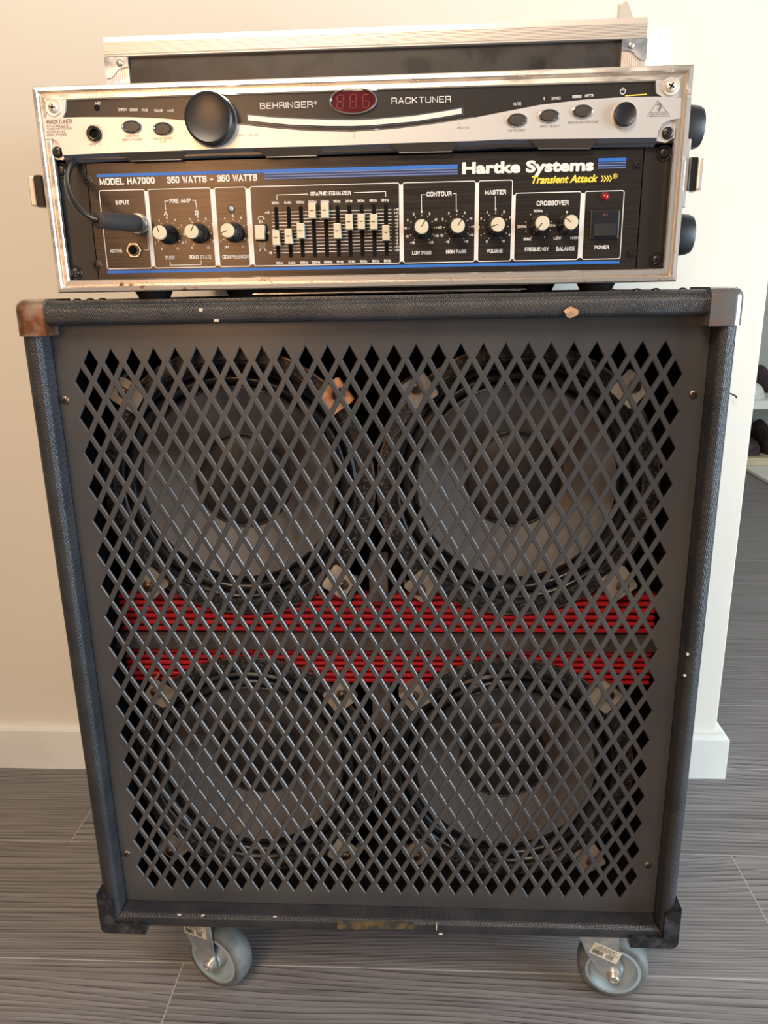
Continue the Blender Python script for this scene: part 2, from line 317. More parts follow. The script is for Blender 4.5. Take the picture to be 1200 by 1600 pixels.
def stroke_text(bm, s, c, W, H, y, sw, rnd):
    gap = .30 + sw/H; cell = .62
    x = 0; pos = []
    for ch in s: wd = GL[ch][0]*cell; pos.append((x, wd)); x += wd+gap*.62
    tot = max(x-gap*.62, 1e-6)
    inw, inh = max(W-sw, 1e-6), H-sw
    for ci_, (ch, (px, wd)) in enumerate(zip(s, pos)):
        for si_, pl in enumerate(GL[ch][1]):
            gw = wd/tot*inw if tot > 1e-5 else 0
            pts = rounded(pl, gw, inh, inh*rnd)
            ox = c[0]-inw/2+px/tot*inw if tot > 1e-5 else c[0]
            P = [(ox+p.x, c[1]-inh/2+p.y) for p in pts]
            # butt ends run half a stroke past the skeleton
            shut = pl[0][:2] == pl[-1][:2]
            if shut: P = P[:-1]
            else:
                a, b = Vector(P[0]), Vector(P[1]); e = a+(a-b).normalized()*sw*.48; P[0] = (e.x, e.y)
                a, b = Vector(P[-1]), Vector(P[-2]); e = a+(a-b).normalized()*sw*.48; P[-1] = (e.x, e.y)
            outline(bm, P, sw, y, closed=shut, th=.00014+.00001*(si_+2*(ci_ % 2)))
def text(bm, s, c, wpx, hpx, y, bold=0.0, shear=0.0, k=PX, th=0.00014, fat=0):
    """lettering fitted to a width and a height, centred on c=(x,z)"""
    W, H = wpx*k*(.55 if s == '1' else 1), hpx*k
    if all(ch in GL for ch in s):
        stroke_text(bm, s, c, W, H, y, H*min(.205, .12+bold*3.2), .34 if bold >= .015 else .24); return
    cu = bpy.data.curves.new('t', 'FONT'); cu.body = s; cu.size = 1; cu.resolution_u = 3; cu.offset = bold; cu.shear = shear
    o = bpy.data.objects.new('t', cu); C.objects.link(o)
    dg = bpy.context.evaluated_depsgraph_get(); me = bpy.data.meshes.new_from_object(o.evaluated_get(dg))
    xs = [v.co.x for v in me.vertices]; ys = [v.co.y for v in me.vertices]
    x0, x1, y0, y1 = min(xs), max(xs), min(ys), max(ys)
    W -= fat*2; H -= fat*2
    offs = [(0, 0)] + ([(fat*math.cos(R(a)), fat*math.sin(R(a))) for a in range(0, 360, 30)] if fat else [])
    for n_, (dx, dz) in enumerate(offs):
        base = [bm.verts.new((c[0] + ((v.co.x-x0)/(x1-x0)-.5)*W + dx, y-th-n_*1e-6, c[1] + ((v.co.y-y0)/(y1-y0)-.5)*H + dz)) for v in me.vertices]
        for p in me.polygons:
            try: bm.faces.new([base[i] for i in p.vertices])
            except ValueError: pass
    bpy.data.objects.remove(o); bpy.data.curves.remove(cu); bpy.data.meshes.remove(me)
def flat(name, bm, m, parent, label=None):
    o = obj(name, bm, m, parent, label)
    if 'lettering' in name or 'print' in name or 'digits' in name or 'barcode' in name: o['kind'] = 'stuff'
    for p in o.data.polygons:                      # print faces the viewer
        if p.normal.y > 0: p.flip()
    return o

# ================================================================== SETTING
def struct(name, bm, m, smooth=None):
    o = obj(name, bm, m, None, smooth=smooth); o['kind'] = 'structure'; return o
floor = struct('floor', B(-2.2, 3.6, -1.6, 3.6, -0.03, -0.0003), M['joint'])
# planks 0.2008 wide along x; joints taken from the photograph
PL = 0.2008; j0 = 0.0640
protos = {}
rowoff = {-1: -0.62, 0: -0.2428, 1: 0.4652, 2: -0.4700}
def plank(x0, x1, y0, y1):
    g = 0.0006; return B(x0+g, x1-g, y0+g, y1-g, -0.008, 0.0, bev=0.0003, seg=1)
for r in range(-8, 18):
    y1 = j0 + PL*r; y0 = y1-PL
    off = {0: -0.2428, 1: 0.4652, 2: -0.4700}.get(r, (r*0.531) % 1.29 - 0.5)
    k = -2
    while True:
        x0 = off + 1.29*k; x1 = x0+1.29; k += 1
        if x0 > 3.4: break
        if x1 < -2.1: continue
        if y0 > 1.0 and x1 < 0.3: continue
        obj('plank', plank(max(x0, -2.15), min(x1, 3.55), y0, y1), M['wood'], floor)
WY = 0.45
struct('wall_back', B(-2.2, 0.502, WY, WY+0.12, 0, 2.4, bev=0.0015), M['wall'])
def base_sec(y0, s):  # baseboard outline in (out, z)
    return [(0, 0), (0.012, 0), (0.012, 0.070), (0.010, 0.0745), (0.0065, 0.0765), (0, 0.0770)]
bm = bmesh.new()
secb = base_sec(0, 0); vs = []
for d, z in secb:
    vs.append([bm.verts.new((-2.2, WY-d, z)), bm.verts.new((0.502+d*1.5, WY-d, z)), bm.verts.new((0.502+d*1.5, WY+0.12+d, z))])
for i in range(len(vs)):
    a, b = vs[i], vs[(i+1) % len(vs)]
    bm.faces.new((a[0], a[1], b[1], b[0])); bm.faces.new((a[1], a[2], b[2], b[1]))
bm.faces.new([v[0] for v in vs]); bm.faces.new([v[2] for v in vs][::-1])
struct('baseboard_back', bm, M['trim'])
struct('wall_hall', B(-0.5, 3.6, 3.3, 3.4, 0, 2.4), M['far_wall'])
struct('wall_hall_right', B(2.4, 2.5, 1.0, 3.3, 0, 2.4), M['far_wall'])

# hall: tray, shoe rack and shoes
tag(obj('floor_tray', B(1.385, 2.3, 1.75, 3.1, 0.0, 0.016, bev=0.004), M['board_white']), 'thin white tray lying on hall floor under the shoe rack', 'tray')
sr = thing('shoe_rack', 'low white hallway shoe rack with a tan wooden bottom shelf', 'shoe rack', (1.75, 2.78, 0.016))
obj('shelf', B(1.30, 2.25, 2.60, 2.95, 0.017, 0.052, bev=0.003), M['tan_wood'], sr, 'tan wooden bottom shelf')
obj('shelf', B(1.30, 2.25, 2.60, 2.95, 0.256, 0.292, bev=0.003), M['board_white'], sr, 'white upper shelf')
obj('back_panel', B(1.28, 2.27, 2.95, 2.965, 0.016, 0.62), M['rack_back'], sr, 'sage grey back panel')
for x in (1.28, 2.25): obj('side_panel', B(x, x+0.02, 2.60, 2.95, 0.016, 0.62, bev=0.002), M['board_white'], sr)
def shoe(name, x, y, z, L, m, sole, label):
    t = thing(name, label, 'shoe', (x, y, z), 'shoes on the hallway rack')
    prof = [(0.0, .036, .085), (.10, .042, .10), (.25, .040, .088), (.42, .040, .070), (.60, .046, .055), (.80, .050, .045), (.95, .038, .035), (1.0, .015, .02)]
    bm = bmesh.new(); rings = []
    for s, wd, h in prof:
        ring = []
        for k in range(12):
            a = math.pi*k/11; ring.append(bm.verts.new((x - wd*math.cos(a), y + (s-.5)*-L, z + .018 + h*math.sin(a)**.7)))
        rings.append(ring)
    for a, b in zip(rings, rings[1:]):
        for k in range(11): bm.faces.new((a[k], a[k+1], b[k+1], b[k]))
        bm.faces.new((a[11], a[0], b[0], b[11]))
    bm.faces.new(rings[0]); bm.faces.new(rings[-1][::-1])
    obj('upper', bm, m, t, smooth=60)
    bm = bmesh.new(); pts = []
    for s, wd, h in prof: pts.append((x+wd*1.04, y+(s-.5)*-L*1.02))
    for s, wd, h in prof[::-1]: pts.append((x-wd*1.04, y+(s-.5)*-L*1.02))
    lo = [bm.verts.new((a, b, z)) for a, b in pts]; hi = [bm.verts.new((a, b, z+.02)) for a, b in pts]; n = len(pts)
    bm.faces.new(lo); bm.faces.new(hi[::-1])
    for i in range(n): bm.faces.new((lo[i], lo[(i+1) % n], hi[(i+1) % n], hi[i]))
    obj('sole', bm, sole, t)
shoe('shoe', 1.43, 2.77, 0.0525, .27, M['shoe_dark'], M['shoe_dark'], 'dark brown shoe on the tan shelf of the hallway rack')
shoe('shoe', 1.55, 2.77, 0.0525, .27, M['shoe_dark'], M['shoe_dark'], 'dark brown shoe on tan hallway shelf, farther from the wall edge')
shoe('shoe', 1.42, 2.77, 0.2925, .27, M['shoe_white'], M['shoe_white'], 'white shoe on the white upper hallway shelf, by wall edge')
shoe('shoe', 1.53, 2.78, 0.2925, .27, M['shoe_dark'], M['shoe_white'], 'black shoe with pale sole on the white upper hallway shelf')
# small things on the wall
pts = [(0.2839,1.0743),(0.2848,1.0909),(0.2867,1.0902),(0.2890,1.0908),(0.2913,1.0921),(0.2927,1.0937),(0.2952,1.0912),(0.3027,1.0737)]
tag(obj('wall_mark', prism(bmesh.new(), pts, WY-.0012, WY), M['beige_mark']), 'pointed grey-beige mark on the wall above the flight case lid', 'tape scrap')  # thin pointed piece for a grey-beige mark, a little darker than the wall
so = thing('wall_socket', 'white wall plate half hidden behind the flight case lid', 'wall plate', (0.318, WY, 1.03))
obj('outer_frame', B(0.285, 0.340, WY-.010, WY, 0.985, 1.060, bev=.003), M['white_plastic'], so)
obj('cover_plate', B(0.292, 0.3255, WY-.0125, WY-.0095, 0.99, 1.050, bev=.001), M['white_plastic'], so)
(NX, NZ) = (0.4662,0.6124)
nb = tube(bmesh.new(), [(NX-.002, WY+.002, NZ), (NX-.001, WY-.010, NZ), (NX+.003, WY-.016, NZ-.002), (NX+.0045, WY-.018, NZ-.005)], .0011, 8)
tag(obj('nail', nb, M['screw'], smooth=40), 'small bent nail in wall just right of the speaker cabinet', 'nail')

# ================================================================== SPEAKER CABINET
X0, X1, Z0, Z1 = -0.2865, 0.2885, 0.1315, 0.7545
cab = thing('speaker_cabinet', 'large black speaker cabinet with diamond steel grille, standing on castors', 'speaker cabinet', (0.001, 0.19, 0))
def cabsec(t, yb=.400):
    s = [(t, yb), (0, yb)]
    r = .0090
    s += [(r - r*math.cos(R(a)), -.020 + r - r*math.sin(R(a))) for a in range(0, 91, 15)]
    r2 = .0058
    s += [(t - r2 + r2*math.sin(R(a)), -.020 + r2 - r2*math.cos(R(a))) for a in range(0, 91, 18)]
    return s
th = {'left': .0165, 'right': .0150, 'top': .0195, 'bottom': .0175}
for side, nm in (('left', 'side_panel'), ('right', 'side_panel'), ('top', 'top_panel'), ('bottom', 'bottom_panel')):
    t = th[side]
    obj(nm, sweep_side(bmesh.new(), cabsec(t), X0, X1, Z0, Z1, side), M['vinyl'], cab, smooth=40)
obj('back_panel', B(X0+.014, X1-.014, .385, .398, Z0+.014, Z1-.014), M['vinyl'], cab)
# worn patches where the covering is torn
def patch(cx, cz, rx, rz, y, n=11, seed=1):
    rnd = random.Random(seed); bm = bmesh.new()
    prism(bm, [(cx+rx*math.cos(2*math.pi*i/n)*rnd.uniform(.6, 1.1), cz+rz*math.sin(2*math.pi*i/n)*rnd.uniform(.6, 1.1)) for i in range(n)], y-.0006, y+.0006); return bm
M['bare_wood'] = noise_mix(mat('bare_torn_wood', (0.5, 0.28, 0.15), 0.8), (0.55, 0.30, 0.16), (0.25, 0.17, 0.12), 140)
M['glue'] = noise_mix(mat('brown_glue_residue', (0.10, 0.07, 0.03), 0.5), (0.12, 0.08, 0.035), (0.03, 0.032, 0.03), 90)
M['pale_chip'] = mat('pale_chip', (0.55, 0.48, 0.40), 0.8)
cx, cz = (0.1583,0.7392)
obj('torn_patch', patch(cx, cz, .0075, .0045, -.0202, seed=4), M['bare_wood'], cab, 'torn covering showing bare wood')
for i, (q, rx, rz) in enumerate([((-0.1343,0.7459), .0018, .0018), ((-0.1226,0.7373), .0028, .0014), ((-0.2074,0.1513), .0020, .0010), ((-0.1829,0.1513), .0024, .0011), ((-0.1087,0.1520), .0022, .0008), ((0.0540,0.1445), .0006, .0055), ((0.0579,0.1359), .0022, .0008), ((0.2733,0.4469), .0018, .0016), ((0.2729,0.4263), .0016, .0014)]):
    obj('covering_chip', patch(q[0], q[1], rx, rz, -.0202, 8, i), M['pale_chip'], cab, 'pale chip in covering')
(ax_, az_), (bx_, bz_) = [(-0.0460,0.1429),(0.0322,0.1430)]
rnd = random.Random(3); top = []; bot = []
for i in range(13):
    t = i/12; x = ax_+(bx_-ax_)*t; top.append((x, az_+.0055+rnd.uniform(-.001, .001))); bot.append((x, az_-.0045-rnd.uniform(-.0015, .002)*(1-abs(2*t-1))+.003*t))
obj('glue_mark', prism(bmesh.new(), top+bot[::-1], -.0204, -.0190), M['glue'], cab, 'brown glue mark where a badge has come off')
# corner protectors
def corner_cap(sx):
    xo = X0-.0015 if sx < 0 else X1+.0015
    xa, xb = (xo, xo+.0255) if sx < 0 else (xo-.0265, xo)
    bm = B(xa, xb, -.0228, .030, Z1+.0018-.0290, Z1+.0018)
    # round only the outer edges
    es = []
    for e in bm.edges:
        c = (e.verts[0].co+e.verts[1].co)/2
        out = abs(c.x-xo) < 1e-5; topz = abs(c.z-(Z1+.0018)) < 1e-5; fr = abs(c.y+.0228) < 1e-5
        if (out and topz) or (out and fr) or (topz and fr): es.append(e)
    bmesh.ops.bevel(bm, geom=es, offset=.0085, segments=5, affect='EDGES', profile=0.5)
    return bm
obj('corner_cap', corner_cap(-1), M['rust_corner'], cab, 'rusty brown steel corner cap', smooth=40)
obj('corner_cap', corner_cap(1), M['steel_corner'], cab, 'tarnished steel corner cap', smooth=40)
for x in (-.2440, -.2330, -.2225, .1930, .2130, .2280, .2490):
    obj('rivet', LT([(.0036, 0), (.0034, .0008), (.0020, .0017), (0, .0020)], (x, .002, Z1-.0002), 'Z', 14), M['screw'], cab, smooth=50)
for sx in (-1, 1):
    xo = X0-.0030 if sx < 0 else X1+.0030
    s = -sx
    bm = bmesh.new()
    zb = Z0-.0028; zt = zb+.0450; hz = .0125; vw = .0150; L = .0465
    arc = arc_pts(.007, .007, .007, 180, 270, 5)
    shp = arc + [(L, 0), (L, hz), (vw, hz), (vw, .0405), (.004, .0435), (0, .0475)]
    prism(bm, [(xo+s*a, zb+b) for a, b in shp], -.0236, .034)
    obj('corner_guard', bm, M['corner_plastic'], cab, 'black plastic corner guard')
# baffle and things behind the grille
obj('baffle', B(X0+.012, X1-.012, .100, .112, Z0+.012, Z1-.012), M['deep'], cab)
for (za, zb, lab) in ((.4315, .4735, 'red ribbed strip'), (.3755, .4135, 'red ribbed strip')):
    st = obj('ribbed_strip', B(-.262, .2655, .0560, .0598, za, zb), M['dark_red'], cab, lab)
    n = 6; p = (zb-za)/n
    for k in range(n):
        z = za + p*(k+.5)
        obj('rib', B(-.262, .2655, .0515, .0562, z-p*.26, z+p*.26, bev=.0006, seg=1), M['red_rib'], st)
obj('cross_batten', B(-.268, .272, .046, .060, .4148, .4300, bev=.001), M['brown_bar'], cab, 'dusty brown batten')
obj('upright_batten', B(-.0098, .0078, .040, .060, .4690, .5140, bev=.001), M['brown_bar'], cab, 'short dusty brown batten')
obj('upright_batten', B(-.0098, .0078, .040, .060, .3300, .3780, bev=.001), M['brown_bar'], cab, 'short dusty brown batten')
for b in ((X0+.0172, X0+.0185, Z0+.019, Z1-.021), (X1-.0170, X1-.0157, Z0+.019, Z1-.021), (X0+.0172, X1-.0157, Z0+.0178, Z0+.0190), (X0+.0172, X1-.0157, Z1-.0210, Z1-.0198)):
    obj('inner_lining', B(b[0], b[1], .0040, .100, b[2], b[3]), M['deep'], cab)
# drivers
DRV = [(-.1322, .5830), (.1285, .5830), (-.1365, .2765), (.1265, .2775)]
def driver_parts(cx, cz, parent):
    c = (cx, 0, cz)
    def pr(L): return [(r, -y) for r, y in L]
    f = obj('speaker_driver', LT(pr([(.094, .062), (.120, .062), (.1285, .058), (.1290, .0500), (.1275, .0475), (.1180, .0470), (.1165, .0495), (.1140, .0500), (.104, .056), (.094, .062)]), c, seg=72), M['frame_speck'], parent, 'round speaker driver with speckled black basket rim', org=(cx, .05, cz), smooth=35)
    obj('basket_rim', LT(pr([(.1265, .0480), (.1298, .0485), (.1300, .0498), (.1270, .0500)]), c, seg=72), M['bolt'], f, 'thin worn metal edge', org=(cx, .05, cz), smooth=35)
    s = [(.1140, .0560), (.1130, .0478), (.1105, .0462), (.1080, .0475), (.1070, .0520)]
    for k in range(9): a = math.pi*k/8; s.append((.1015+.0050*math.cos(a), .0530-.0072*math.sin(a)))
    s += [(.0960, .0540), (.0945, .0515), (.0925, .0510), (.0915, .0545)]
    obj('surround', LT(pr(s), c, seg=72), M['surround'], f, org=(cx, .05, cz), smooth=50)
    obj('cone', LT(pr([(.0930, .0530), (.0800, .0580), (.0600, .0670), (.0450, .0735), (.0440, .0770)]), c, seg=72), M['cone'], f, 'dull grey aluminium cone', org=(cx, .05, cz), smooth=50)
    d = [(.0470, .0750), (.0470, .0712), (.0458, .0706), (.0446, .0716)] + [(.0442*math.cos(R(a)), .0716-.0090*math.sin(R(a))) for a in range(10, 90, 10)] + [(0, .0626)]
    obj('dust_cap', LT(pr(d), c, seg=48), M['cap'], f, 'dark round dust cap', org=(cx, .05, cz), smooth=40)
    return f
d0 = driver_parts(0, 0, cab) if False else None
first = driver_parts(DRV[0][0], DRV[0][1], cab)
for cx, cz in DRV[1:]:
    c = dup(first, (cx, .05, cz), cab, first['label'])
    for ch in first.children: dup(ch, (cx, .05, cz), c, ch.get('label'))
# clamps
CL = [(-0.2274,0.0400,0.6742),(-0.0337,0.0400,0.6703),(-0.2246,0.0400,0.4861),(-0.0356,0.0400,0.4879),(0.0361,0.0400,0.6752),(0.2260,0.0400,0.6741),(0.0379,0.0400,0.4835),(0.2287,0.0400,0.4873),(-0.2287,0.0400,0.3713),(-0.0395,0.0400,0.3698),(-0.2320,0.0400,0.1791),(-0.0424,0.0400,0.1781),(0.0310,0.0400,0.3706),(0.2228,0.0400,0.3728),(0.0330,0.0400,0.1800),(0.2184,0.0400,0.1767)]
def clamp_mesh(ang, tab):
    bm = bmesh.new(); h = .0128
    pts = [(-h, -h+.002), (-h+.002, -h), (h-.002, -h), (h, -h+.002), (h, h-.002), (h-.002, h), (-h+.002, h), (-h, h-.002)]
    prism(bm, pts, -.0012, .0012)
    box(bm, -h, -h+.0022, -.0010, .0125, -h+.001, h-.001)      # leg bent back to the baffle
    bmesh.ops.rotate(bm, verts=bm.verts, cent=(0, 0, 0), matrix=Matrix.Rotation(ang, 3, 'Y'))
    return bm
protoc = {}
def bolt_mesh(r=.0046):
    bm = bmesh.new()
    lathe(bm, [(r*1.35, 0), (r*1.35, .0008), (r*1.05, .0011), (r, .0022), (r*.75, .0034), (r*.35, .0037), (r*.33, .0022), (0, .0022)], (0, 0, 0), seg=20)
    return bm
bolt0 = None
for i, (x, y, z) in enumerate(CL):
    cx, cz = min(DRV, key=lambda d: (d[0]-x)**2+(d[1]-z)**2)
    d = Vector((cx-x, 0, cz-z)).normalized()
    ang = -math.atan2(d.z, d.x) + R((-9, 7, 4, -12, 10, -6, 3, 12)[i % 8])
    bm = clamp_mesh(ang, 0)
    bmesh.ops.rotate(bm, verts=bm.verts, cent=(0, 0, 0), matrix=Matrix.Rotation(R((8, -6, 5, -9)[i % 4]), 3, 'X'))
    bmesh.ops.translate(bm, verts=bm.verts, vec=(x+d.x*.004, y, z+d.z*.004))
    rusty = i in (1,)
    c = obj('driver_clamp', bm, M['clamp_rust'] if rusty else M['clamp'], cab, 'rusty orange square clamp' if rusty else 'square metal clamp holding driver')
    if bolt0 is None:
        bm = bolt_mesh(); bmesh.ops.translate(bm, verts=bm.verts, vec=(x, y-.0014, z))
        bolt0 = obj('bolt', bm, M['bolt'], c, org=(x, y-.0014, z), smooth=40)
    else: dup(bolt0, (x, y-.0014, z), c)
# grille: plate with 35 rows of diamond holes, each a recessed edge with a lip
GA = .018357; GB = .0310; HW = .006237; HH = .0112; GZ = .44; GX = 0.0
def grille():
    bm = bmesh.new(); cache = {}
    def v(x, y, z):
        k = (round(x*1e6), round(y*1e6), round(z*1e6))
        if k not in cache: cache[k] = bm.verts.new((x, y, z))
        return cache[k]
    T = .0020; ch = .00080
    def face(p): 
        vs_ = []
        for q in p:
            w_ = v(*q)
            if w_ not in vs_: vs_.append(w_)
        if len(vs_) > 2:
            try: bm.faces.new(vs_)
            except ValueError: pass
    zt = GZ + 17*GB/2 
    for r in range(35):
        n = 27 if r % 2 == 0 else 28
        for i in range(n):
            cx = GX + (i-13 - (0 if r % 2 == 0 else .5))*GA; cz = zt - r*GB/2
            O = [(cx-GA/2, cz), (cx, cz+GB/2), (cx+GA/2, cz), (cx, cz-GB/2)]
            s = 1 + ch/HW*1.1
            I1 = [(cx-HW*s, cz), (cx, cz+HH*s), (cx+HW*s, cz), (cx, cz-HH*s)]
            I2 = [(cx-HW, cz), (cx, cz+HH), (cx+HW, cz), (cx, cz-HH)]
            for k in range(4):
                l = (k+1) % 4
                face([(O[k][0], 0, O[k][1]), (O[l][0], 0, O[l][1]), (I1[l][0], 0, I1[l][1]), (I1[k][0], 0, I1[k][1])])
                face([(I1[k][0], 0, I1[k][1]), (I1[l][0], 0, I1[l][1]), (I2[l][0], ch, I2[l][1]), (I2[k][0], ch, I2[k][1])])
                face([(I2[k][0], ch, I2[k][1]), (I2[l][0], ch, I2[l][1]), (I2[l][0], T, I2[l][1]), (I2[k][0], T, I2[k][1])])
                face([(O[l][0], T, O[l][1]), (O[k][0], T, O[k][1]), (I2[k][0], T, I2[k][1]), (I2[l][0], T, I2[l][1])])
    xl, xr, zb_, zt_ = X0+.0170, X1-.0155, Z0+.0180, Z1-.0200
    ztop = zt; zbot = zt-34*GB/2
    for y in (0, T):
        for zc, sg, ze in ((ztop, 1, zt_), (zbot, -1, zb_)):
            P = []
            for i in range(27):
                cx = GX+(i-13)*GA; P += [(cx-GA/2, zc), (cx, zc+sg*GB/2)]
            P.append((GX+13.5*GA, zc))
            for a, b in zip(P, P[1:]): face([(a[0], y, a[1]), (b[0], y, b[1]), (b[0], y, ze), (a[0], y, ze)])
        for sg, xe in ((-1, xl), (1, xr)):
            P = [(GX+sg*13.5*GA, ztop)]
            for r in range(1, 35):
                cz = zt-r*GB/2
                P.append((GX+sg*(14 if r % 2 else 13.5)*GA, cz))
            for a, b in zip(P, P[1:]): face([(a[0], y, a[1]), (b[0], y, b[1]), (xe, y, b[1]), (xe, y, a[1])])
            xa = GX+sg*13.5*GA
            face([(xa, y, ztop), (xe, y, ztop), (xe, y, zt_), (xa, y, zt_)])
            face([(xa, y, zbot), (xe, y, zbot), (xe, y, zb_), (xa, y, zb_)])
    return bm
gr = obj('grille', grille(), M['grille'], cab, 'grey steel plate with rows of diamond holes', org=(0, 0, .44))
def phillips(r, m, name, parent, pos, label=None, ang=20, axis=(0, -1, 0), washer=0, cross=True):
    """pan head screw with a real recessed cross, optional washer ring"""
    bm = bmesh.new(); x, y, z = pos
    if washer: lathe(bm, [(washer, 0), (washer, .0007), (washer*.93, .0011), (r*.95, .0008)], pos, axis, 28); y0 = .0006
    else: y0 = 0
    lathe(bm, [(r, y0), (r, y0+r*.22), (r*.86, y0+r*.42), (r*.55, y0+r*.52), (0, y0+r*.55)], pos, axis, 20)
    o = obj(name, bm, m, parent, label, org=pos, smooth=40)
    if cross:
        bm = bmesh.new()
        for k in (0, 90):
            b = B(-r*.58, r*.58, -r*.60-y0, -r*.40-y0, -r*.13, r*.13)
            bmesh.ops.rotate(b, verts=b.verts, cent=(0, 0, 0), matrix=Matrix.Rotation(R(ang+k), 3, 'Y'))
            me = bpy.data.meshes.new('t'); b.to_mesh(me); b.free(); bm.from_mesh(me); bpy.data.meshes.remove(me)
        bmesh.ops.translate(bm, verts=bm.verts, vec=pos)
        mi = bm; me = o.data
        for f in mi.faces: f.material_index = 1
        b2 = bmesh.new(); b2.from_mesh(me); bmesh.ops.translate(mi, verts=mi.verts, vec=-Vector(pos))
        t = bpy.data.meshes.new('t'); mi.to_mesh(t); mi.free(); b2.from_mesh(t); bpy.data.meshes.remove(t)
        me.materials.append(M['black']); b2.to_mesh(me); b2.free()
    return o
for i, (x, z) in enumerate([(-0.2645,0.6726),(0.2641,0.6717),(-0.2631,0.2078),(0.2628,0.2075)]):
    phillips(.0036, M['bolt'], 'grille_screw', gr, (x, 0, z), ang=15+25*i)
# castors
def caster(swx, hubx, yc, ny, label, sticker_rot):
    n = Vector((ny, -1, 0)).normalized(); t = Vector((-n.y, n.x, 0))   # n = wheel face normal, t = rolling direction
    t = Vector((1, ny, 0)).normalized()
    r = .0380; ctr = Vector((hubx, yc, r))
    def P(s, h, off): return Vector((hubx, yc, 0)) + t*s + n*off + Vector((0, 0, h))
    def plate(bm, outl, o0, o1):
        a = [bm.verts.new(P(s, h, o0)) for s, h in outl]; b = [bm.verts.new(P(s, h, o1)) for s, h in outl]; m_ = len(outl)
        bm.faces.new(a); bm.faces.new(b[::-1])
        for i in range(m_): bm.faces.new((a[i], a[(i+1) % m_], b[(i+1) % m_], b[i]))
    off = hubx-swx
    outl = [(-off-.024, .1225), (-off-.0235, .105), (-off-.0205, .088), (-.030, .064), (-.017, .043)] + [(.009*math.cos(R(a)), r+.009*math.sin(R(a))) for a in range(215, 365, 25)] + [(.006, .060), (-off+.021, .100), (-off+.021, .1225)]
    bm = bmesh.new(); plate(bm, outl, .0165, .0185); plate(bm, outl, -.0185, -.0165)
    top = [(-off-.020, .1205), (-off+.021, .1205), (-off+.021, .1235), (-off-.020, .1235)]; plate(bm, top, -.0185, .0185)
    cst = obj('caster', bm, M['zinc'], cab, label)
    c0 = Vector((swx, yc, 0))
    obj('swivel_plate', B(swx-.030, swx+.030, yc-.024, yc+.030, .1280, .1315, bev=.001), M['zinc'], cst)
    obj('swivel_bearing', LT([(.017, .1230), (.020, .1240), (.020, .1285)], (c0.x, c0.y, 0), 'Z', 24), M['zinc'], cst, smooth=40)
    wdt = .0130
    prof = [(.0290, -wdt), (.0340, -wdt*1.0), (.0368, -wdt*.72), (.0380, -wdt*.25), (.0380, wdt*.25), (.0368, wdt*.72), (.0340, wdt), (.0290, wdt)]
    obj('tyre', LT(prof, ctr, n, 48), M['grey_rubber'], cst, 'grey rubber tyre', smooth=60)
    prof = [(0, -wdt), (.0295, -wdt), (.0295, wdt*1.02), (.0262, wdt*1.04), (.0250, wdt*.45), (.013, wdt*.35), (.0095, wdt*1.1), (0, wdt*1.1)]
    obj('hub', LT(prof, ctr, n, 40), M['wheel'], cst, 'pale blue-grey hub', smooth=35)
    obj('axle_bolt', LT([(.0072, .0185), (.0072, .0200), (.0058, .0200), (.0058, .0238), (.0045, .0250), (.0030, .0250), (.0028, .0240), (0, .0240)], ctr, n, 18), M['steel_screw'], cst, smooth=35)
    # barcode sticker on the fork cheek
    if sticker_rot is not None:
        sc, rot = sticker_rot
        def SP(a, b, o):
            ca, sa = math.cos(R(rot)), math.sin(R(rot)); return P(sc[0]+a*ca-b*sa, sc[1]+a*sa+b*ca, o)
        bm = bmesh.new(); q = [(-.0155, -.0078), (.0155, -.0078), (.0155, .0078), (-.0155, .0078)]
        a_ = [bm.verts.new(SP(a, b, .0187)) for a, b in q]; b_ = [bm.verts.new(SP(a, b, .0184)) for a, b in q]
        bm.faces.new(a_); bm.faces.new(b_[::-1])
        for i in range(4): bm.faces.new((a_[i], a_[(i+1) % 4], b_[(i+1) % 4], b_[i]))
        obj('sticker', bm, M['sticker'], cst, 'cream barcode sticker')
        bm = bmesh.new(); rr = random.Random(5); x = -.013
        while x < .010:
            wd = rr.choice((.0004, .0007, .0010)); 
            if not (-.002 < x < .001): bm.faces.new([bm.verts.new(SP(a, b, .0190)) for a, b in ((x, -.0060), (x+wd, -.0060), (x+wd, -.0002), (x, -.0002))])
            x += wd + rr.choice((.0004, .0006))
        for row, (a0, a1) in enumerate(((-.012, .013), (-.010, .008), (-.008, .011))):
            x = a0
            while x < a1:
                wd = rr.choice((.0006, .0010, .0014)); z = .0012+.0020*row
                bm.faces.new([bm.verts.new(SP(a, b, .0190)) for a, b in ((x, z), (x+wd, z), (x+wd, z+.0008), (x, z+.0008))]); x += wd+.0005
        obj('barcode', bm, M['ink'], cst, 'printed barcode bars')['kind'] = 'stuff'
    return cst
caster(-.2085, -.1905, .0450, -.42, 'zinc fork castor with grey wheel', ((-.0175, .0775), 4))
caster(.2300, .2495, .0460, -.16, 'zinc fork castor with grey wheel', ((-.010, .0670), -20))
caster(-.225, -.205, .340, -.2, 'zinc fork castor with grey wheel', None)
caster(.225, .245, .340, -.2, 'zinc fork castor with grey wheel', None)

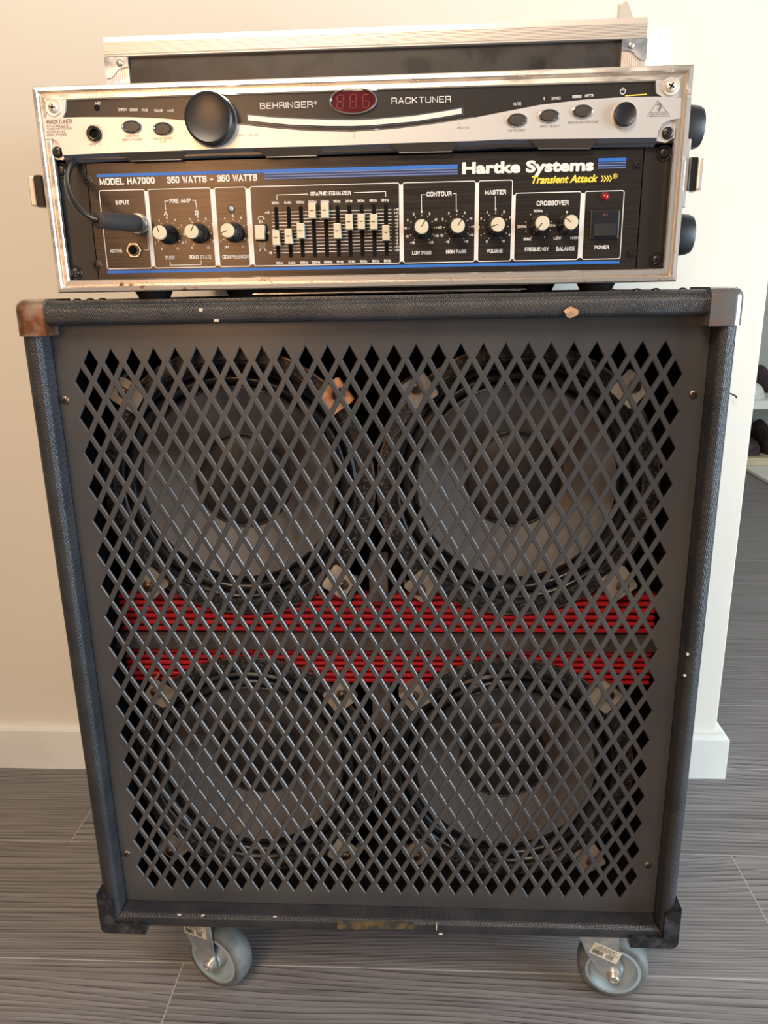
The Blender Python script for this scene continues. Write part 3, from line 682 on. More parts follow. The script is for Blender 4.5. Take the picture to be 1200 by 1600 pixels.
# ================================================================== RACK CASE
CX0, CX1, CZ0, CZ1 = -.2588, .2430, .7608, .9142
case = thing('rack_case', 'aluminium edged rack flight case standing on the speaker cabinet', 'rack case', (-.008, .2, CZ0))
M['alu_worn'] = noise_mix(mat('rust_spotted_aluminium', (0.7, 0.65, 0.6), 0.35, 0.85), (0.84, 0.77, 0.69), (0.30, 0.17, 0.11), 120, 0.62, 0.72, detail=6, rough=(0.26, 0.6))
sec = [(0, .030), (0, .0012), (.0010, 0), (.0036, -.0004), (.0044, .0006), (.0050, .0030), (.0058, .0030), (.0062, .0016), (.0092, .0014), (.0100, .0024), (.0100, .0060), (.0080, .0064), (.0080, .030)]
for side in ('left', 'right', 'top', 'bottom'):
    obj('edge_trim', sweep_side(bmesh.new(), sec, CX0, CX1, CZ0, CZ1, side), M['alu_worn'] if side in ('right', 'bottom') else M['alu'], case)
i_ = .0020
for nm, b in (('side_board', (CX0+i_, CX0+.009, .030, .400, CZ0+i_, CZ1-i_)), ('side_board', (CX1-.009, CX1-i_, .030, .400, CZ0+i_, CZ1-i_)),
              ('top_board', (CX0+.009, CX1-.009, .030, .400, CZ1-.009, CZ1-i_)), ('bottom_board', (CX0+.009, CX1-.009, .030, .400, CZ0+i_, CZ0+.009)), ('back_board', (CX0+.009, CX1-.009, .392, .400, CZ0+.009, CZ1-.009))):
    obj(nm, B(*b), M['lam'], case)
for i, (x, y) in enumerate([(-.186, .012), (-.113, .03), (.139, .03), (.185, .012), (-.186, .34), (.185, .34)]):
    obj('rubber_foot', LT([(.0125 if i % 3 else .0135, -.0063), (.0150, 0), (0, 0)], (x, y+.01, CZ0), 'Z', 20) if False else LT([(0, -.0062), (.0125, -.0062), (.0155, 0), (0, 0)], (x, y+.012, CZ0), 'Z', 20), M['rubber'], case, smooth=40)
bb = obj('base_runner', B(-.112, .1415, .034, .360, .7562, .7610), M['black'], case, 'dark board under the case')
obj('runner_edge', B(-.112, .1415, .0325, .0342, .7566, .7576), M['zinc'], bb, 'thin pale metal edge')
for z in (.8805, .7985):
    obj('side_bumper', LT([(.0175, 0), (.0172, .012), (.0160, .0215), (.0145, .0245), (.010, .0255), (0, .0255)], (CX1-.0005, .052, z), 'X', 32), M['rubber'], case, 'round black rubber bumper', smooth=35)
def latch(sx):
    xs = CX0 if sx < 0 else CX1
    def X(d): return xs+sx*d
    def bx(bm, d0, d1, *r, **k): a, b = sorted((X(d0), X(d1))); return box(bm, a, b, *r, **k)
    l = obj('latch', bx(bmesh.new(), .0002, .0022, .012, .046, .812, .870, bev=.0008, seg=1), M['alu_rough'], case, 'steel butterfly latch')
    obj('latch_plate', bx(bmesh.new(), .0022, .0060, .012, .020, .8165, .8660, bev=.0006, seg=1), M['alu_rough'], l)
    obj('keeper', bx(bmesh.new(), .0060, .0120, .010, .014, .8285, .8525, bev=.0005, seg=1), M['screw'], l)
    obj('hook', bx(bmesh.new(), .0118, .0165, .008, .028, .8290, .8515, bev=.0010), M['alu_rough'], l)
latch(-1); latch(1)

# ================================================================== TUNER
TY = .003
tn = thing('rack_tuner', 'slim silver and black rack tuner in the top slot of the rack case', 'rack tuner', (-.008, .05, .861))
obj('chassis', B(-.226, .210, .012, .170, .8635, .9030), M['black'], tn)
obj('fascia', B(-.2520, .2350, TY+.0006, TY+.006, .8620, .9058), M['gloss'], tn, 'glossy black fascia')
sil = [(-0.2519,0.8916),(-0.2217,0.8917),(-0.1862,0.8907),(-0.1585,0.8890),(-0.1360,0.8866),(-0.1030,0.8837),(-0.0747,0.8800),(-0.0429,0.8769),(-0.0117,0.8756),(0.0195,0.8766),(0.0509,0.8793),(0.0816,0.8829),(0.1057,0.8866),(0.1311,0.8903),(0.1630,0.8929),(0.1947,0.8939),(0.2174,0.8935),(0.2353,0.8921),(0.2361,0.8782),(0.2286,0.8775),(0.2231,0.8750),(0.2206,0.8707),(0.2196,0.8654),(0.1062,0.8673),(0.0818,0.8668),(0.0164,0.8667),(-0.0359,0.8663),(-0.1073,0.8665),(-0.1480,0.8660),(-0.1961,0.8658),(-0.2407,0.8651),(-0.2410,0.8702),(-0.2435,0.8749),(-0.2473,0.8769),(-0.2535,0.8770)]
obj('silver_panel', prism(bmesh.new(), sil, TY-.0022, TY+.003), M['silver'], tn, 'swooping silver lower panel', smooth=20)
obj('rack_ear', prism(bmesh.new(), [(-0.2501,0.9046),(-0.2332,0.9051),(-0.2348,0.8966),(-0.2375,0.8921),(-0.2519,0.8916)], TY-.0012, TY+.004), M['silver'], tn)
obj('rack_ear', prism(bmesh.new(), [(0.2160,0.9051),(0.2342,0.9054),(0.2353,0.8925),(0.2216,0.8934),(0.2171,0.8961)], TY-.0012, TY+.004), M['silver'], tn)
obj('rack_ear', prism(bmesh.new(), [(-0.2535,0.8770),(-0.2463,0.8768),(-0.2406,0.8730),(-0.2387,0.8646),(-0.2422,0.8619),(-0.2473,0.8625),(-0.2508,0.8668)], TY+.0004, TY+.006), M['silver'], tn)
obj('rack_ear', prism(bmesh.new(), [(0.2361,0.8777),(0.2257,0.8780),(0.2195,0.8725),(0.2182,0.8641),(0.2270,0.8621),(0.2334,0.8655)], TY+.0004, TY+.006), M['silver'], tn)
# overhanging lower lip: slopes back under the silver panel
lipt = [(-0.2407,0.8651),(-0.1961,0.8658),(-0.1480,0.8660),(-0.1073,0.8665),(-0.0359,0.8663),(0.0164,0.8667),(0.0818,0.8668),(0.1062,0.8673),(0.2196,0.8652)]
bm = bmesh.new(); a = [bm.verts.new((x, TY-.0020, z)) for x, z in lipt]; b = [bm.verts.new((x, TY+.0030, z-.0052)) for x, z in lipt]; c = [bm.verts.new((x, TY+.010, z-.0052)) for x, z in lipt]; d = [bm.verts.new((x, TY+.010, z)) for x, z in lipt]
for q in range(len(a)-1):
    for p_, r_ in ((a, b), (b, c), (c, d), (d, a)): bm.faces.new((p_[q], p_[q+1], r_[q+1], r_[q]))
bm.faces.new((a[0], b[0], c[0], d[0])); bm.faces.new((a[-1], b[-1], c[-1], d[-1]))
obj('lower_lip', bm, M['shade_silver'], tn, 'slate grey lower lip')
for (p0, p1) in ([(-0.1956,0.8658),(-0.1419,0.8658)], [(-0.0871,0.8658),(-0.0349,0.8658)], [(0.0169,0.8663),(0.0701,0.8662)], [(0.1237,0.8666),(0.1760,0.8657)]):
    bm = bmesh.new(); x0, z0 = p0; x1, z1 = p1
    q = [(x0, TY-.0022, z0), (x1, TY-.0022, z1), (x1-.005, TY+.0010, z1-.0060), (x0+.008, TY+.0010, z0-.0060)]
    q2 = [(x, y+.004, z) for x, y, z in q]
    va = [bm.verts.new(p) for p in q]; vb = [bm.verts.new(p) for p in q2]; bm.faces.new(va); bm.faces.new(vb[::-1])
    for i in range(4): bm.faces.new((va[i], va[(i+1) % 4], vb[(i+1) % 4], vb[i]))
    t = obj('lip_tab', bm, M['lip_tab'], tn)
    bm = tube(bmesh.new(), [(x0+.0075, TY+.0004, z0-.0061), ((x0+x1)/2, TY+.0004, (z0+z1)/2-.0061), (x1-.005, TY+.0004, z1-.0061)], .0004, 6)
    obj('tab_edge', bm, M['chrome'], t)
# knobs, buttons, jack
(kx, kz) = (-0.1194,0.8862)
k = obj('dial', LT([(.0186, 0), (.0188, .010), (.0184, .0128), (.0168, .0140), (.0155, .0136), (.008, .0128), (0, .0126)], (kx, TY-.001, kz), seg=48), M['plastic'], tn, 'large round black dial', smooth=30)
obj('dial_ring', LT([(.0196, 0), (.0196, .0022), (.0188, .0024)], (kx, TY-.001, kz), seg=48), M['chrome'], k)
(px_, pz_) = (0.1941,0.8815)
k = obj('power_button', LT([(.0083, 0), (.0083, .0040), (.0077, .0046), (.0060, .0040), (0, .0034)], (px_, TY-.0022, pz_), seg=36), M['plastic'], tn, 'round black power button', smooth=30)
obj('button_ring', LT([(.0094, 0), (.0092, .0014), (.0084, .0014)], (px_, TY-.0022, pz_), seg=36), M['alu_rough'], k, smooth=30)
for (x, z) in [(-0.1829,0.8836),(-0.1584,0.8816),(0.1141,0.8802),(0.1381,0.8824),(0.1629,0.8848)]:
    k = obj('oval_button', LT([(.0061, .0), (.0061, .0010), (.0055, .0016), (0, .0018)], (x, TY-.0022, z), seg=32, sx=1.0, sz=.60), M['button'], tn, smooth=40)
    obj('button_bezel', LT([(.0083, .0), (.0080, .0010), (.0070, .0014), (.0060, .0004)], (x, TY-.0022, z), seg=32, sx=1.0, sz=.60), M['chrome'], k, smooth=40)
(x, z) = (-0.2132,0.8796)
k = obj('input_jack', LT([(.0056, 0), (.0056, .0016), (.0044, .0024), (.0034, .0022), (.0032, -.001)], (x, TY-.0022, z), seg=28), M['screw'], tn, 'dark jack socket', smooth=35)
obj('jack_hole', LT([(.0034, .0004), (0, .0004)], (x, TY-.0022, z), seg=24), M['deep'], k)
obj('jack_outline', LT([(.0066, .0001), (.0064, .0002), (.0062, .0001)], (x, TY-.0022, z), seg=36), M['grey_print'], k)
(x, z) = (-0.2101,0.8984)
obj('mic_hole', LT([(.0022, 0), (.0021, .0004), (.0013, .0005), (0, -.0002)], (x, TY+.0006, z), seg=20), M['deep'], tn, smooth=40)
# display
(x, z) = (-0.0100,0.8974)
dsp = obj('display_bezel', LT([(.0186, 0), (.0184, .0020), (.0172, .0026), (.0164, .0014), (.0164, 0)], (x, TY+.0006, z), seg=56, sz=.50), M['chrome'], tn, 'oval chrome display bezel', smooth=40)
obj('display_window', LT([(.0166, .0008), (0, .0008)], (x, TY+.0006, z), seg=48, sz=.50), M['red_window'], dsp, 'dark red display window')
def seg7(bm, ch, cx, cz, w_, h, y, t=.00075, sl=.06):
    S7 = {'8': 'abcdefg', '6': 'acdefg'}[ch]
    hw, hh = w_/2, h/2
    Q = {'a': (-hw, hh, hw, hh), 'g': (-hw, 0, hw, 0), 'd': (-hw, -hh, hw, -hh), 'f': (-hw, 0, -hw, hh), 'e': (-hw, -hh, -hw, 0), 'b': (hw, 0, hw, hh), 'c': (hw, -hh, hw, 0)}
    for s_ in S7:
        x0, z0, x1, z1 = Q[s_]; g = .0004
        if x0 != x1: pts = [(x0+g, z0-t/2), (x1-g, z0-t/2), (x1-g, z0+t/2), (x0+g, z0+t/2)]
        else: pts = [(x0-t/2, z0+g), (x0+t/2, z0+g), (x0+t/2, z1-g), (x0-t/2, z1-g)]
        bm.faces.new([bm.verts.new((cx+a+b*sl, y, cz+b)) for a, b in pts])
bm = bmesh.new()
for i, ch in enumerate('886'): seg7(bm, ch, x-.0100+.0098*i, z-.0004, .0048, .0092, TY-.0006)
flat('display_digits', bm, M['red_digit'], dsp, 'dim red digits')
# light bar
lb = [(-0.0920,0.8899),(-0.0742,0.8878),(-0.0584,0.8865),(-0.0316,0.8849),(-0.0114,0.8841),(0.0044,0.8841),(0.0353,0.8857),(0.0572,0.8880),(0.0723,0.8900),(0.0726,0.8864),(0.0573,0.8844),(0.0353,0.8819),(0.0043,0.8803),(-0.0115,0.8801),(-0.0318,0.8807),(-0.0586,0.8823),(-0.0744,0.8840),(-0.0918,0.8861)]
obj('light_bar', prism(bmesh.new(), lb, TY-.0006, TY+.002), M['lightbar'], tn, 'curved pale light bar', smooth=20)
up = [(-0.0925,0.8906),(-0.0742,0.8885),(-0.0583,0.8872),(-0.0316,0.8855),(-0.0114,0.8848),(0.0044,0.8848),(0.0353,0.8864),(0.0572,0.8886),(0.0732,0.8908),(0.0738,0.8857),(0.0573,0.8836),(0.0353,0.8811),(0.0043,0.8795),(-0.0115,0.8793),(-0.0318,0.8799),(-0.0586,0.8814),(-0.0745,0.8832),(-0.0929,0.8853)]
bm = bmesh.new(); outline(bm, up, .0005, TY+.0003)
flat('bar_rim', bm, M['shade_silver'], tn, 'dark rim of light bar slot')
obj('swoosh_edge', tube(bmesh.new(), [(x, TY-.0012, z+.0004) for x, z in [(-0.1030,0.8841),(-0.0747,0.8804),(-0.0429,0.8772),(-0.0116,0.8760),(0.0195,0.8769),(0.0509,0.8796),(0.0816,0.8832)]], .0004, 6), M['chrome'], tn)
# lettering
bm = bmesh.new(); y = TY+.0006
text(bm, 'BEHRINGER', (-0.0618,0.8962), 85, 9, y)
text(bm, '®', (-0.0391,0.8971), 5, 5, y)
text(bm, 'RACKTUNER', (0.0417,0.8968), 94, 9, y)
for s_, p, w_ in (('MIC', (-0.2090,0.9017), 8), ('CHROM', (-0.1900,0.8967), 14), ('OTHER', (-0.1812,0.8962), 13), ('FINE', (-0.1724,0.8957), 10), ('TRANSP', (-0.1616,0.8951), 15), ('+440', (-0.1523,0.8949), 11),
                ('MUTE', (0.1142,0.8921), 13), ('1', (0.1342,0.8950), 3), ('2/MIC', (0.1433,0.8951), 14), ('SOUND', (0.1588,0.8958), 14), ('METR', (0.1678,0.8961), 13)):
    text(bm, s_, p, w_, 4.2, y, bold=.012)
(x, z) = (0.1927,0.8983)
outline(bm, arc_pts(x, z, .0019, 120, 420, 14), .0005, y, closed=False); outline(bm, [(x, z+.0006), (x, z+.0026)], .0005, y, closed=False)
flat('lettering', bm, M['white_print'], tn, 'white lettering')
(x0, z0), (x1, z1) = [(0.1946,0.8952),(0.2106,0.8958)]
bm = bmesh.new(); outline(bm, [(x0, z0), (x1, z1)], .0008, y, closed=False)
flat('accent_line', bm, M['yellow_print'], tn, 'thin gold line beside power symbol')
bm = bmesh.new(); y = TY-.0022
text(bm, 'RACKTUNER', (-0.2400,0.8890), 42, 6.5, y, bold=.01)
for s_, p, w_ in (('AUTO-CHROMATIC', (-0.2417,0.8860), 37), ('TUNER, METRONOME', (-0.2407,0.8840), 41), ('AND BACKLIGHT', (-0.2435,0.8819), 32), ('MODEL BTR2000', (-0.2436,0.8798), 34)):
    text(bm, s_, p, w_, 3.3, y)
for s_, p, w_ in (('INPUT 1', (-0.2139,0.8721), 18), ('MODE/FINE', (-0.1836,0.8772), 24), ('(DISPLAY/MODE)', (-0.1836,0.8747), 34), ('TRANSPOSE/REF', (-0.1596,0.8749), 34), ('(TAP)', (-0.1593,0.8725), 11), ('MUTE/LIGHT', (0.1143,0.8733), 28), ('INPUT SELECT', (0.1393,0.8755), 31), ('SOUND/METRONOME', (0.1640,0.8776), 47)):
    text(bm, s_, p, w_, 3.4, y)
for s_, p, w_ in (('CENT  -50/-10', (-0.0925,0.8755), 33), ('0', (-0.0098,0.8719), 3.5), ('-50/-10', (0.0734,0.8762), 19)):
    text(bm, s_, p, w_, 3.2, y)
for p in ((-0.0908,0.8782), (0.0709,0.8787), (-0.0097,0.8746)): outline(bm, [(p[0], p[1]-.0009), (p[0], p[1]+.0009)], .0002, y, closed=False)
tri = [(0.2185,0.8909),(0.2281,0.8799),(0.2115,0.8804)]; outline(bm, tri, .0003, y)
(x, z) = (0.2197,0.8815); outline(bm, rrect(x-.0062, x+.0062, z-.0014, z+.0014, .0002, 1), .0003, y); text(bm, 'BEHRINGER', (x, z), 22, 2.8, y)
(x, z) = (0.2193,0.8863)
for rr_, a0, a1 in ((.0026, -110, 160), (.0018, -140, 130), (.0010, -170, 100)): outline(bm, [(x+(q[0]-x)*.62, q[1]) for q in arc_pts(x, z, rr_*1.05, a0, a1, 12)], .0004, y, closed=False)
flat('panel_print', bm, M['grey_print'], tn, 'dark print on silver panel')
for i, (p, r_, m_, ws) in enumerate((((-0.2437,0.8991), .0040, 'washer', .0062), ((0.2271,0.9001), .0040, 'washer', .0064), ((-0.2455,0.8676), .0042, 'screw', 0), ((0.2279,0.8687), .0044, 'screw', 0))):
    phillips(r_, M[m_], 'rack_screw', tn, (p[0], TY-.0012 if i < 2 else TY+.0004, p[1]), 'pale screw with ridged washer' if i < 2 else 'black cross-head screw', ang=10+20*i, washer=ws)

# ================================================================== AMPLIFIER
HY = .009
am = thing('bass_amplifier', 'black rack bass amplifier with blue stripes below the tuner', 'amplifier', (-.008, .06, .770))
obj('chassis', B(-.2160, .2010, .016, .300, .7740, .8590), M['black'], am)
((hx0, hz1), (hx1, _), (ha, hz0)) = [(-0.2393,0.8571),(0.2114,0.8559),(-0.2320,0.7689)]
pl = (-.2265, .2125)
obj('front_panel', B(pl[0], pl[1], HY, HY+.004, .7705, .8600, bev=.0004, seg=1), M['panel'], am, 'brushed black front panel')
obj('side_bracket', B(-.2500, -.2272, HY+.0010, HY+.004, .7705, .8606, bev=.0003, seg=1), M['ear'], am)
obj('side_bracket', B(.2135, .2350, HY+.0010, HY+.004, .7705, .8606, bev=.0003, seg=1), M['ear'], am)
for i, p in enumerate([(-0.2474,0.8554),(-0.2462,0.7768),(0.2283,0.8559),(0.2287,0.7777)]):
    phillips(.0040, M['screw'], 'rack_screw', am, (p[0], HY+.0010, p[1]), 'black cross-head screw with washer', ang=35+17*i, washer=.0060)
for i, p in enumerate([(-0.2263,0.8475),(-0.2265,0.7825),(0.2088,0.8482),(0.2088,0.7825)]):
    bm = LT([(.0040, .0), (.0038, .0005), (.0028, .0006), (.0026, .0003), (.0022, .0010), (.0012, .0012), (.0011, .0002), (0, .0002)], (p[0], HY, p[1]), seg=20)
    obj('panel_screw', bm, M['screw'], am, smooth=30)
bm = bmesh.new(); y = HY
BX = [[(-0.2181,0.8392),(-0.1808,0.8388),(-0.1837,0.7792)], [(-0.1780,0.8391),(-0.1271,0.8392),(-0.1472,0.7796)], [(-0.1237,0.8391),(-0.0986,0.8392),(-0.1099,0.7796)], [(-0.0951,0.8396),(0.0242,0.8396),(-0.0307,0.7793)], [(0.0269,0.8396),(0.0841,0.8398),(0.0577,0.7787)],
      [(0.0867,0.8399),(0.1130,0.8398),(0.1040,0.7788)], [(0.1155,0.8297),(0.1666,0.8298),(0.1448,0.7790)], [(0.1697,0.8297),(0.1998,0.8297),(0.1853,0.7795)]]
RR = []
for q in BX: RR.append([q[0][0], q[1][0], q[2][1], (q[0][1]+q[1][1])/2])
zb = sum(q[2] for q in RR)/len(RR)
zt = sum(q[3] for q in RR[:6])/6; zt2 = sum(q[3] for q in RR[6:])/2
for i, q in enumerate(RR):
    q[2] = zb; q[3] = zt if i < 6 else zt2
    outline(bm, rrect(q[0], q[1], q[2], q[3], .0016), .0006, y)
for a, b in zip(RR, RR[1:]):
    x0, x1 = a[1], b[0]; z0_, z1_ = zb+.0012, min(a[3], b[3])-.0012
    bm.faces.new([bm.verts.new((X_, y-.0001, Z_)) for X_, Z_ in ((x0, z0_), (x1, z0_), (x1, z1_), (x0, z1_))])
def T_(s_, p, w_, h, bold=.02): text(bm, s_, p, w_, h, y, bold)
T_('MODEL HA7000', (-0.1942,0.8460), 94, 10.5, .045)
T_('350 WATTS', (-0.1455,0.8460), 67, 10.5, .045)
T_('+', (-0.1255,0.8458), 6.5, 6.5, .04)
T_('350 WATTS', (-0.1048,0.8462), 67, 10.5, .045)
T_('INPUT', (-0.1997,0.8301), 23.5, 7); T_('ACTIVE', (-0.2093,0.7933), 21.5, 5.5)
T_('PRE AMP', (-0.1524,0.8304), 36, 7); T_('A', (-0.1651,0.8211), 7, 7.5); T_('B', (-0.1396,0.8210), 6.5, 7.5)
T_('TUBE', (-0.1649,0.7871), 17, 6); T_('SOLID STATE', (-0.1396,0.7871), 39, 6); T_('COMPRESSION', (-0.1104,0.7868), 45, 6)
T_('GRAPHIC EQUALIZER', (-0.0306,0.8331), 67, 6.2); T_('IN', (-0.0877,0.8131), 6.5, 5.5); T_('OUT', (-0.0877,0.7955), 12.5, 5.5)
T_('CONTOUR', (0.0555,0.8306), 41, 7.2); T_('LOW PASS', (0.0417,0.7868), 32, 6); T_('HIGH PASS', (0.0693,0.7871), 33.5, 6)
T_('MASTER', (0.0998,0.8308), 34.5, 7.2); T_('VOLUME', (0.1002,0.7871), 26.5, 6)
T_('CROSSOVER', (0.1447,0.8219), 52, 7.5); T_('FREQUENCY', (0.1337,0.7877), 39.5, 6.3); T_('BALANCE', (0.1563,0.7876), 30.5, 6.3); T_('POWER', (0.1848,0.7881), 24, 6)
def ln(*pts, w_=.0005): outline(bm, list(pts), w_, y, closed=False)
def pair(P, Q): return P, Q
for chain in ([(-0.1618,0.8304),(-0.1650,0.8304),(-0.1648,0.8237)], [(-0.1424,0.8304),(-0.1398,0.8304),(-0.1394,0.8237)], [(-0.1650,0.7844),(-0.1651,0.7812),(-0.1393,0.7812),(-0.1393,0.7846)], [(-0.1844,0.8159),(-0.1822,0.8160),(-0.1819,0.7934),(-0.1854,0.7934)],
              [(-0.0488,0.8330),(-0.0738,0.8329),(-0.0737,0.8291)], [(-0.0119,0.8331),(0.0133,0.8334),(0.0133,0.8296)], [(0.0447,0.8303),(0.0416,0.8303),(0.0417,0.8177)], [(0.0664,0.8306),(0.0690,0.8306),(0.0692,0.8180)], [(0.0999,0.8280),(0.1001,0.8183)],
              [(-0.0909,0.8151),(-0.0896,0.8151),(-0.0894,0.8169),(-0.0858,0.8169),(-0.0858,0.8152),(-0.0844,0.8153)], [(-0.0908,0.7912),(-0.0895,0.7913),(-0.0895,0.7931),(-0.0860,0.7932),(-0.0859,0.7913),(-0.0845,0.7913)]):
    ln(*chain)
# dial scales
K = [((-0.1645,0.8050), 'n'), ((-0.1391,0.8053), 'n'), ((-0.1104,0.8054), 'c'), ((0.0417,0.8050), 'p'), ((0.0696,0.8051), 'p'), ((0.1003,0.8053), 'n')]
for (cx, cz), kind in K:
    for j in range(11):
        a = R(240-30*j) if kind != 'p' else R(90 + 145 - 29*j)
        if kind == 'n' or kind == 'c': a = R(90 + 150 - 30*j)
        q0 = (cx+.0096*math.cos(a), cz+.0096*math.sin(a)); q1 = (cx+.0104*math.cos(a), cz+.0104*math.sin(a))
        ln(q0, q1, w_=.0006)
        lab = str(j) if kind != 'p' else ('-18', '15', '10', '5', '', '0', '', '+5', '+10', '+15', '+18')[j]
        if kind == 'p': lab = ('-18', '15', '10', '5', '3', '0', '3', '+5', '+10', '+15', '+18')[j]
        if kind == 'c' and j == 0: lab = 'OFF'
        if kind == 'c' and j == 10: lab = '∞'
        if kind in 'nc' and j in (2, 3) and cx < -.05: continue
        text(bm, lab, (cx+.0131*math.cos(a), cz+.0127*math.sin(a)), {1: 2.6, 2: 5.2, 3: 7.6}[len(lab)], 4.0, y, .02)
(cx, cz) = (0.1342,0.8056)
for j in range(9): a = R(240-37.5*j); ln((cx+.0100*math.cos(a), cz+.0100*math.sin(a)), (cx+.0107*math.cos(a), cz+.0107*math.sin(a)), w_=.0007)
T_('500Hz', (0.1337,0.8163), 14.5, 4.2); T_('250Hz', (0.1213,0.8050), 15, 4.2); T_('1KHz', (0.1450,0.8054), 11.5, 4.2); T_('80Hz', (0.1258,0.7955), 12, 4.5)
T_('LOW', (0.1496,0.7957), 12, 4.3); T_('HIGH', (0.1630,0.7957), 13, 4.3)
(cx, cz) = (0.1562,0.8150); bm.faces.new([bm.verts.new((a, y-.0001, b)) for a, b in arc_pts(cx, cz, .0008, 0, 330, 11)])
# equaliser scale
SX = [(-0.0749,0.8033),(-0.0648,0.8036),(-0.0549,0.8036),(-0.0450,0.8037),(-0.0350,0.8037),(-0.0254,0.8038),(-0.0158,0.8038),(-0.0061,0.8038),(0.0037,0.8039),(0.0133,0.8039)]
(ex0, et0), (ex1, et1), (_, eb0), (_, eb1) = [(-0.0789,0.8201),(0.0176,0.8197),(-0.0788,0.7893),(0.0185,0.7889)]
et = (et0+et1)/2; eb = (eb0+eb1)/2
for j in range(13):
    z = et+(eb-et)*j/12; edges = [ex0] + [s_[0] for s_ in SX] + [ex1]
    for a, b in zip(edges, edges[1:]):
        xa = a+(.0017 if a != ex0 else 0); xb_ = b-(.0017 if b != ex1 else 0)
        ln((xa, z), (xb_, z), w_=.00045)
    text(bm, ('+15', '+12', '+9', '+6', '+3', '+3', '0', '-3', '-3', '-6', '-9', '-12', '-15')[j], (ex1+.0040, z), (8, 8, 5.5, 5.5, 5.5, 5.5, 2.6, 4.5, 4.5, 4.5, 4.5, 7.5, 7.5)[j], 3.6, y, .02)
text(bm, '+15', (ex0-.0034, et), 8, 3.8, y, .02); text(bm, '0', (ex0-.0034, (et+eb)/2), 2.8, 4, y, .02); text(bm, '-15', (ex0-.0030, eb), 7.5, 3.8, y, .02)
for (x, _), s_ in zip(SX, ('30Hz', '64Hz', '125Hz', '250Hz', '500Hz', '1KHz', '2KHz', '3KHz', '5KHz', '8KHz')):
    w_ = 12 if len(s_) == 4 else 14
    text(bm, s_, (x-.0004, et+.0071), w_, 4.2, y, .02); text(bm, s_, (x+.0006, eb-.0080), w_, 4.2, y, .02)
flat('lettering', bm, M['white_print'], am, 'white lettering and section outlines')
bm = bmesh.new(); text(bm, 'Hartke Systems', (0.1244,0.8476), 212, 23.5, y, bold=.016, fat=.00042)
flat('maker_name', bm, M['white_print'], am, 'large bold white name')
bm = bmesh.new(); text(bm, 'Transient Attack', (0.1532,0.8391), 106, 12, y, bold=.008, shear=.25, fat=.00022)
for j in range(4):
    (x, z) = (0.1815,0.8387); x += j*.0021
    outline(bm, [(x, z+.0022), (x+.0016, z), (x, z-.0022)], .0008, y, closed=False)
text(bm, '®', (0.1920,0.8404), 8, 8, y, .01)
flat('slogan', bm, M['yellow_print'], am, 'slanted yellow slogan')
def band(bm, P, hpx, yo=.0001):
    (x0, z0), (x1, z1) = P; z = (z0+z1)/2; h = hpx*PX/2
    bm.faces.new([bm.verts.new((a, y-yo, b)) for a, b in ((x0, z-h), (x1, z-h), (x1, z+h), (x0, z+h))])
bm = bmesh.new()
for P, h in (([(-0.2186,0.8507),(0.0700,0.8505)], 5), ([(-0.2187,0.7757),(0.1996,0.7776)], 4.6), ([(0.1783,0.8521),(0.1997,0.8521)], 5.2)): band(bm, P, h)
flat('blue_stripes', bm, M['blue_print'], am, 'blue printed stripes')
bm = bmesh.new(); band(bm, [(-0.0834,0.8470),(0.0700,0.8471)], 11.5, .00008); band(bm, [(0.1785,0.8483),(0.1998,0.8482)], 10, .00008)
flat('navy_band', bm, M['navy_print'], am, 'navy printed band')
bm = bmesh.new()
for k_ in (0, 1, 2): band(bm, [(-0.0834,0.8470),(0.0700,0.8471)], .9, .00012); [setattr(v_.co, 'z', v_.co.z + (4-4*k_)*PX) for v_ in list(bm.verts)[-4:]]
for k_ in (0, 1, 2): band(bm, [(0.1785,0.8483),(0.1998,0.8482)], .9, .00012); [setattr(v_.co, 'z', v_.co.z + (3.5-3.8*k_)*PX) for v_ in list(bm.verts)[-4:]]
flat('pinstripes', bm, mat('pale_blue_print', (0.20, 0.28, 0.50), .5), am, 'fine pale blue pinstripes')
# knobs
KN = [((-0.1645,0.8050), 105, ), ((-0.1391,0.8053), 60), ((-0.1104,0.8054), 200), ((0.0417,0.8050), 58), ((0.0696,0.8051), 55), ((0.1003,0.8053), 197), ((0.1342,0.8056), 228), ((0.1560,0.8057), 145)]
for (x, z), ang in [(k_[0], k_[1]) for k_ in KN]:
    bm = bmesh.new(); n = 28; prof = [(.0078, 0), (.0078, .0020), (.0064, .0050), (.0058, .0150), (.0055, .0205)]
    rings = []
    for r_, h in prof:
        rings.append([bm.verts.new((x + r_*(1+(.035 if (i % 2 and h > .003) else 0))*math.cos(2*math.pi*i/n), HY-h, z + r_*(1+(.035 if (i % 2 and h > .003) else 0))*math.sin(2*math.pi*i/n))) for i in range(n)])
    for a, b in zip(rings, rings[1:]):
        for i in range(n): bm.faces.new((a[i], a[(i+1) % n], b[(i+1) % n], b[i]))
    bm.faces.new(rings[-1])
    kb = obj('knob', bm, M['knob_black'], am, 'black fluted knob with cream cap')
    cap = obj('knob_cap', LT([(.0054, .0200), (.0054, .0222), (.0050, .0230), (0, .0231)], (x, HY, z), seg=28), M['cream'], kb, 'cream cap', smooth=30)
    a = R(ang); bm = bmesh.new(); outline(bm, [(x, z), (x+.0053*math.cos(a), z+.0053*math.sin(a))], .0006, HY-.0231, closed=False)
    flat('pointer_line', bm, M['black'], kb)
